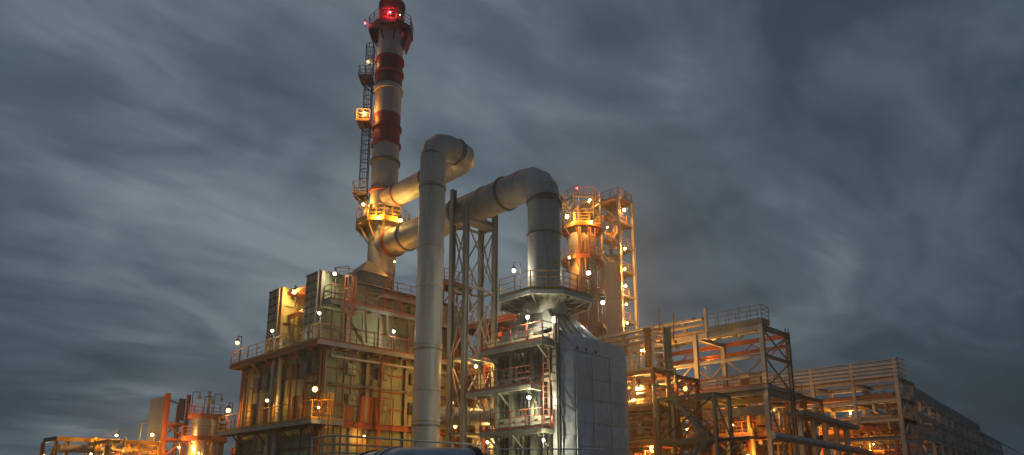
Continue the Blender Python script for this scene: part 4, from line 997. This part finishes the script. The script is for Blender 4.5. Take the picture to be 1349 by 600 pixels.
railing(wr, [(w0.x, w0.y, w0.z-1.2), (w0.x+9, w0.y, w0.z-1.2)], 'pale', 1.2, (1.2,.82,.45), 4.5, .05, toe=False)
railing(wr, [(w0.x, w0.y, w0.z-1.2), (w0.x, w0.y+2.0, w0.z-1.2)], 'pale', 1.2, (1.2,.82,.45), 1.0, .05, toe=False)
part('deck', MB().box((w0.x-.1, w0.y-.1, w0.z-1.36), (w0.x+9, w0.y+2.0, w0.z-1.2)), 'deck', wr)
for k in range(4):
    for yy in (0, 1.9): part('leg', MB().bar((w0.x+.1+k*2.9, w0.y+yy, 0), (w0.x+.1+k*2.9, w0.y+yy, w0.z-1.36), .18), 'steel', wr)
v0 = atD(700, 594, 33.0); v1 = onY(793, 592, v0.y)
vr = thing('pipe_handrail', 'thin grey rail bent down in front of the silver cladding', 'handrail', (v1.x, v1.y, 0))
v0_ = atD(640, 594, 33.0); v1_ = atD(794, 592, 33.0); v0_.z = v1_.z
part('top_bar', MB().path([v0_, v1_, Vector((v1_.x, v1_.y, 0))], .035, 8), 'pale', vr); part('post', MB().tube((v0_.x, v0_.y, 0), v0_, .035, 8), 'pale', vr)

# ================================================================== small plant at the far left
kx, ky = 24.4, 74.6
zk = onX(222, 519, kx).z
lt = thing('lattice_tower', 'orange lit lattice frame beside the tall grey screen at left', 'tower', (kx+1, ky+1, 0))
q4 = [(kx+.1,ky), (kx+2.1,ky), (kx+2.1,ky+2.6), (kx+.1,ky+2.6)]
for (x, y), zt_ in zip(q4, (zk+.1, zk+.1, zk-.7, zk-.7)): part('post', MB().ibeam((x,y,0), (x,y,zt_), .32, .32, X), 'primer', lt)
for k, z in enumerate((1.5, 3.4, 5.3, 7.1, 8.7)):
    for j in range(4):
        a, c = q4[j], q4[(j+1) % 4]; part('strut', MB().bar((*a,z), (*c,z), .2, .24), 'primer', lt)
        if k: a_, c_ = (a, c) if k % 2 else (c, a); part('brace', MB().bar((*a_, (1.5,3.4,5.3,7.1,8.7)[k-1]), (*c_, z), .13), 'primer', lt)
part('top_strut', MB().bar((*q4[0], zk-.6), (*q4[2], zk-.6), .12), 'dark', lt)
part('dark_panel', MB().box((kx+1.3, ky+.35, zk-2.6), (kx+1.95, ky+.45, zk-.3)), 'dark', lt)
sn = thing('screen_wall', 'tall plain grey screen panel at left of the lattice frame', 'screen', (kx-.1, ky+2, 0))
for k in range(5):
    z0, z1 = (zk-.2)*k/5, (zk-.2)*(k+1)/5; part('screen_panel', MB().box((kx-.25, ky+.1, z0+(.012 if k else 0)), (kx-.12, ky+4.4, z1-.0)), 'lilac', sn)
part('edge_post', MB().bar((kx-.18, ky-.06, 0), (kx-.18, ky-.06, zk), .2), 'primer', sn)
vx, vy = 27.4, 71.7
vz1, vz2 = atD(269, 549, 70.1).z, atD(269, 578, 70.1).z
vs_ = thing('tank_vessel', 'stubby orange lit tank with two railed platforms at left', 'tank', (vx, vy, 0))
part('shell', MB().tube((vx,vy,0), (vx,vy,vz2), 1.45, 32), 'insul', vs_); part('shell', MB().tube((vx,vy,vz2+.01), (vx,vy,vz1), 1.32, 32), 'insul', vs_)
ring_platform(vs_, (vx,vy), .2, 1.75, vz1, 12, 'primer', 'orail', conic=.4, under='primer', sp=1.2)
ring_platform(vs_, (vx,vy), 1.46, 2.2, vz2, 12, 'primer', 'orail', conic=.5, under='primer', sp=1.4)
part('vent_pipe', MB().tube((vx+.1, vy, vz1), (vx+.1, vy, vz1+2.6), .14, 10), 'pipe', vs_)
for k in range(3): part('hoop', MB().tube((vx,vy,1.5+1.6*k), (vx,vy,1.62+1.6*k), 1.5, 32), 'dband', vs_)
for k, (px, py) in enumerate(((263,523),(279,529),(292,526))):
    q = atD(px, py, 69.5); dl_ = thing('dark_lamp', ('left','middle','right')[k] + ' unlit lamp on a bent arm above the railed tank', 'lamp', (q.x, q.y, vz1), 'unlit lamps above the tank'); part('arm', MB().path([(q.x-.5, q.y+.5, vz1+.3), (q.x-.5, q.y+.5, q.z+.5), (q.x, q.y, q.z+.5), (q.x, q.y, q.z+.2)], .04, 6), 'dark', dl_); part('bell', MB().lathe((q.x,q.y,q.z-.2), [(.22,0),(.2,.2),(.1,.4),(.01,.42)], 12), 'pipe', dl_)
sp_ = thing('vent_stack', 'short dark flanged vent pipe right of the railed tank', 'vent', (30.5, 70.0, 0))
q = atD(292, 560, 71.5); part('pipe', MB().tube((q.x,q.y,0), (q.x,q.y,q.z), .4, 16), 'dband', sp_); part('flange', MB().tube((q.x,q.y,q.z-.1), (q.x,q.y,q.z+.1), .55, 16), 'dark', sp_)
# gantry of two beams running left
gz = onY(75, 578, 76.4); gy_ = 76.4; gxa, gxb = gz.x, 24.0
gn = thing('pipe_gantry', 'low yellow lit pipe gantry reaching to the far left', 'gantry', ((gxa+gxb)/2, gy_, 0))
part('top_beam', MB().ibeam((gxa,gy_,gz.z), (gxb,gy_,gz.z), .3, .4), 'yellow', gn)
part('end_beam', MB().ibeam((gxa,gy_,gz.z), (gxa-.2,gy_+4.5,gz.z), .3, .4), 'dband', gn)
part('big_pipe', MB().tube((gxa+.3,gy_+.2,gz.z-.85), (gxb,gy_+.2,gz.z-.85), .4, 18), 'pipe', gn)
for x in (gxa, gxa+.9, gxa+4.2, gxb): part('leg', MB().ibeam((x,gy_,0), (x,gy_,gz.z-.2), .3, .3, X), 'yellow', gn)
part('leg', MB().ibeam((gxa-.2,gy_+4.4,0), (gxa-.2,gy_+4.4,gz.z-.2), .3, .3, X), 'primer', gn); part('brace', MB().bar((gxa,gy_+.1,gz.z-.4), (gxa-.2,gy_+4.3,1), .2), 'yellow', gn)
process_block('process_unit', 'small yellow lit pipework left of the grey screen', 'plant unit', (18.6, 71.6), (23.2, 77.5), 6.6, 41, 3, 2.6, drums=4, frame='yellow', mats=('yellow','pipe','tan','insul','primer'), decks=False)
process_block('process_unit', 'low orange pipe bridge between railed tank and furnace house', 'plant unit', (29.5, 62.0), (33.5, 69.5), 6.2, 43, 3, 1.0, drums=1, frame='orail', decks=False)
bp_ = thing('boom_mast', 'thin dark slanted mast above the yellow lit pipework', 'mast', (20, 74, 6)); q = atD(183, 578, 67); q2 = atD(187, 557, 67); part('rod', MB().path([q - UP*1.5, q2, q2 + Vector((.3,-.3,.12))], .09, 8), 'dark', bp_)

# ================================================================== lamps
def lm(px, py, D, c, pw, label, **k): lamp(atD(px, py, D), c, pw, label, **k)
DS = (CHX+CHY)/S2
cl = lv*(R_S+.9)
fb = lambda a, r, z: Vector((CHX + r*math.cos(a), CHY + r*math.sin(a), z))
# chimney
lamp(atD(481, 31, DS-.4), REDL, 60, 'red beacon on the left rail of the chimney crown platform', (0,0,-.4), .14, 'beacon', 'red beacons')
lamp(atD(514, 17, DS-1.8), REDL, 600, 'red beacon in front of the soot black chimney top', (0,0,-1.0), .12, 'beacon', 'red beacons')
lamp(atD(538, 40, DS-.3), REDL, 60, 'red beacon on the right rail of the chimney crown platform', (0,0,-.4), .10, 'beacon', 'red beacons')
lm(527, 20, DS-1.2, WARM, 15, 'tiny yellow lamp right of the chimney crown', pole=(0,0,-1.0), r=.09)
lm(485, 82, DS-.2, WARM, 90, 'warm lamp on the upper ladder landing of the chimney', pole=(.2,-.2,-1.0))
lm(480, 150, DS-.5, SODIUM, 420, 'glaring orange lamp on the middle ladder landing of the chimney', pole=(.2,-.2,-1.0), r=.24)
lm(479, 270, DS-.6, SODIUM, 480, 'upper orange lamp left of the chimney at the ring platform', pole=(.2,-.2,-2.0), r=.2)
lm(474, 292, DS-1.2, WARM, 390, 'left yellow lamp on the ring platform round the chimney', pole=(0,0,-1.2), r=.2)
lm(499, 287, DS-2.2, WARM, 510, 'front yellow lamp on the ring platform round the chimney', pole=(0,0,-1.4), r=.2)
lm(528, 291, DS-1.7, WARM, 510, 'right yellow lamp on the ring platform near the wide duct', pole=(0,0,-1.2), r=.2)
lm(520, 345, DS-2.6, SODIUM, 140, 'orange lamp under the red catwalk below the wide duct', pole=(0,0,-1.2), r=.14)
# furnace house
lamp(onY(519, 437, 40.75), WHITE, 149, 'pale lamp on the long walkway of the furnace house near the tall pipe', pole=(0,0,-1.9))
lamp(onX(421, 413, 22.4), WHITE, 126, 'pale lamp above the near corner of the upper furnace walkway', pole=(0,0,-2.4))
lamp(onY(441, 361, 41.6), WHITE, 195, 'pale lamp at the top near corner of the furnace house', pole=(0,0,-1.9))
lm(388, 385, 50.5, WARM, 560, 'glaring yellow lamp in the open bay between the header boxes', pole=(0,0,-3.0), r=.22)
lm(398, 410, 50.3, WARM, 300, 'lower yellow lamp in the open bay between the header boxes', pole=(0,0,-1.5), r=.14)
lamp(onX(359, 436, 22.4), WHITE, 126, 'pale lamp at the foot of the left header box', pole=(0,0,-1.9))
lamp(onX(415, 513, 22.05), SODIUM, 230, 'glaring orange lamp at the near corner of the lower furnace walkway', pole=(0,0,-1.5), r=.24)
lamp(onX(352, 528, 22.05), WARM, 99, 'yellow lamp midway along the lower furnace walkway', pole=(0,0,-1.8))
lamp(onX(420, 537, 22.05), WARM, 88, 'small yellow lamp under the glaring corner lamp', pole=(0,0,-.8), r=.12)
lamp(onX(313, 452, 22.4), SODIUM, 112, 'orange lamp at the far left end of the upper furnace walkway', pole=(.3,0,-1.9), r=.2)
lamp(onX(301, 541, 22.05), SODIUM, 208, 'orange lamp at the far left end of the lower furnace walkway', pole=(.3,0,-1.6), r=.22)
lamp(onY(480, 575, 40.9), SODIUM, 70, 'orange lamp low on the furnace house behind the handrail', pole=(0,.6,-.1), r=.14)
# heat recovery unit
lm(677, 357, 42.5, WHITE, 200, 'pale lamp left of the octagonal platform', pole=(.3,-.3,-2.3))
lamp(onX(695, 418, 28.68), WHITE, 430, 'pale lamp under the octagonal platform on the top gallery', pole=(0,0,-1.7))
lamp(onX(697, 524, 28.68), WHITE, 430, 'pale lamp between the lower galleries of the silver unit', pole=(0,0,-1.5), r=.15)
lamp(atD(775, 360, 47.5), WHITE, 340, 'pale lamp behind the right side of the octagonal platform', pole=(0,0,-16.5), r=.2)
lamp(atD(794, 399, 47.0), WHITE, 300, 'pale lamp above the right end of the silver shoulder', pole=(0,0,-14.0), r=.2)
lamp(onX(716, 580, 28.68), WHITE, 240, 'small lamp at the lowest gallery of the silver unit', pole=(0,0,-2.6), r=.12)
# far column and stair tower
lm(747, 286, 67.5, WARM, 1120, 'glaring yellow lamp on the left of the far column crown', pole=(0,0,-1.4), r=.3)
lm(779, 293, 67.8, SODIUM, 800, 'orange lamp on the right of the far column crown', pole=(0,0,-1.4), r=.26)
lm(777, 264, 70.5, WARM, 480, 'small lamp at the top of the far column crown', pole=(0,0,-1.4), r=.2)
lm(760, 248, 70.0, REDL, 40, 'red light at the tip of the mast on the far column', pole=(0,0,-.4), r=.16, cat='beacon', group='red beacons')
lm(750, 340, 67.5, SODIUM, 560, 'orange lamp hidden low on the far column beside the wide pipe', pole=(0,0,-1.4), r=.2)
tn = ('topmost', 'second', 'third', 'fourth', 'fifth', 'sixth')
for k, (px, py) in enumerate(((822,277),(823,328),(823,355),(824,377),(825,401),(826,426))):
    p = onY(px, py, sy0-.35); lamp(p, WARM if k % 2 else SODIUM, 900 if k < 2 else 800, tn[k] + ' lamp down the right side of the far stair tower', (0,.3,-1.4), .28 if k < 2 else .22)
lm(800, 300, 77.2, SODIUM, 420, 'orange lamp inside the far stair tower below its top', pole=(0,0,-1.4), r=.16)
# middle plant
lm(632, 453, 49.5, SODIUM, 420, 'upper orange lamp among the pipework right of the lattice tower', pole=(0,0,-1.5), r=.22)
lm(627, 483, 47.6, WARM, 260, 'yellow lamp below the upper lamp right of the lattice tower', pole=(0,0,-1.5), r=.2)
lm(594, 531, 48.4, WARM, 340, 'yellow lamp between the tall pipe and the lattice tower', pole=(0,0,-1.5), r=.22)
lm(600, 562, 50.0, SODIUM, 240, 'orange lamp below the fat silver pipe', pole=(0,0,-1.5), r=.16)
lm(642, 583, 48.0, WARM, 200, 'yellow lamp near the ground right of the fat silver pipe', pole=(0,0,-1.5), r=.14)
# right plant
lm(838, 512, 54.0, WARM, 1649, 'upper glaring yellow lamp right of the silver cladding', pole=(0,0,-1.5), r=.24)
lm(834, 527, 54.5, SODIUM, 1383, 'lower glaring orange lamp right of the silver cladding', pole=(0,0,-1.5), r=.2)
lm(880, 503, 61.0, WARM, 1117, 'yellow lamp among pipes behind the cable ladder tower', pole=(0,0,-1.5), r=.24)
lm(845, 462, 58.5, SODIUM, 1010, 'orange lamp below the stacked pipes left of the cable ladder', pole=(0,0,-1.5), r=.14)
lm(858, 590, 52.0, SODIUM, 1010, 'orange lamp low beside the stair frame', pole=(0,0,-1.2), r=.16)
for k, (px, py, D, pw) in enumerate(((905,566,62,420),(965,560,63,420),(930,480,64,300),(985,600,62,300))): lm(px, py, D, SODIUM, pw*1.4, ('orange lamp behind the upper blue stairs','orange lamp right of the green frame under the deck','orange lamp in the open bay of the railed rack','orange lamp low behind the corner post of the rack')[k], pole=(0,0,-1.2), r=.13)
# rear rack
for k, (px, py, D, pw) in enumerate(((1065,560,78,700),(1085,582,76,600),(1120,545,79,600),(1010,540,80,700),(1150,585,77,500),(960,530,84,600))):
    lm(px, py, D, SODIUM, pw*1.6, 'orange work lamp ' + ('deep under the left of the tray rack','low under the tray rack above the sloping pipe','under the middle of the tray rack','behind the corner post of the railed rack','low near the right end of the tray rack','behind the blue deck of the railed rack')[k], pole=(0,0,-1.2), r=.13)
# left plant
lm(154, 574, 66.0, WARM, 756, 'left yellow lamp on the small pipework by the screen', pole=(0,0,-1.2), r=.2)
lm(201, 573, 67.0, WARM, 936, 'right yellow lamp at the foot of the grey screen', pole=(0,0,-1.2), r=.2)
lm(262, 597, 66.0, SODIUM, 936, 'orange lamp low in front of the railed tank', pole=(0,0,-1.2), r=.14)
lm(236, 590, 68.0, SODIUM, 756, 'orange lamp low in the lattice frame', pole=(0,0,-1.2), r=.14)
lm(57, 600, 70.0, WARM, 520, 'yellow lamp low at the far left end of the gantry', pole=(0,0,-1.2), r=.16)
lm(120, 598, 70.0, WARM, 900, 'yellow lamp low under the middle of the gantry', pole=(0,0,-1.2), r=.14)

# ================================================================== thin scattering volume added to lift the blacks and ring lamps with glow
hz = part('added_haze', MB().box((-30, -30, -1.0), (240, 220, 60.0)), 'dark', None, kind='stuff')
hm = bpy.data.materials.new('added_haze_volume'); hm.use_nodes = True
ht = hm.node_tree; ht.nodes.clear()
ho = nd(ht, 'ShaderNodeOutputMaterial'); pv = nd(ht, 'ShaderNodeVolumePrincipled')
pv.inputs['Color'].default_value = (0.80, 0.88, 0.94, 1); pv.inputs['Density'].default_value = 0.0015; pv.inputs['Anisotropy'].default_value = 0.75
ht.links.new(pv.outputs[0], ho.inputs['Volume'])
hz.data.materials.clear(); hz.data.materials.append(hm)
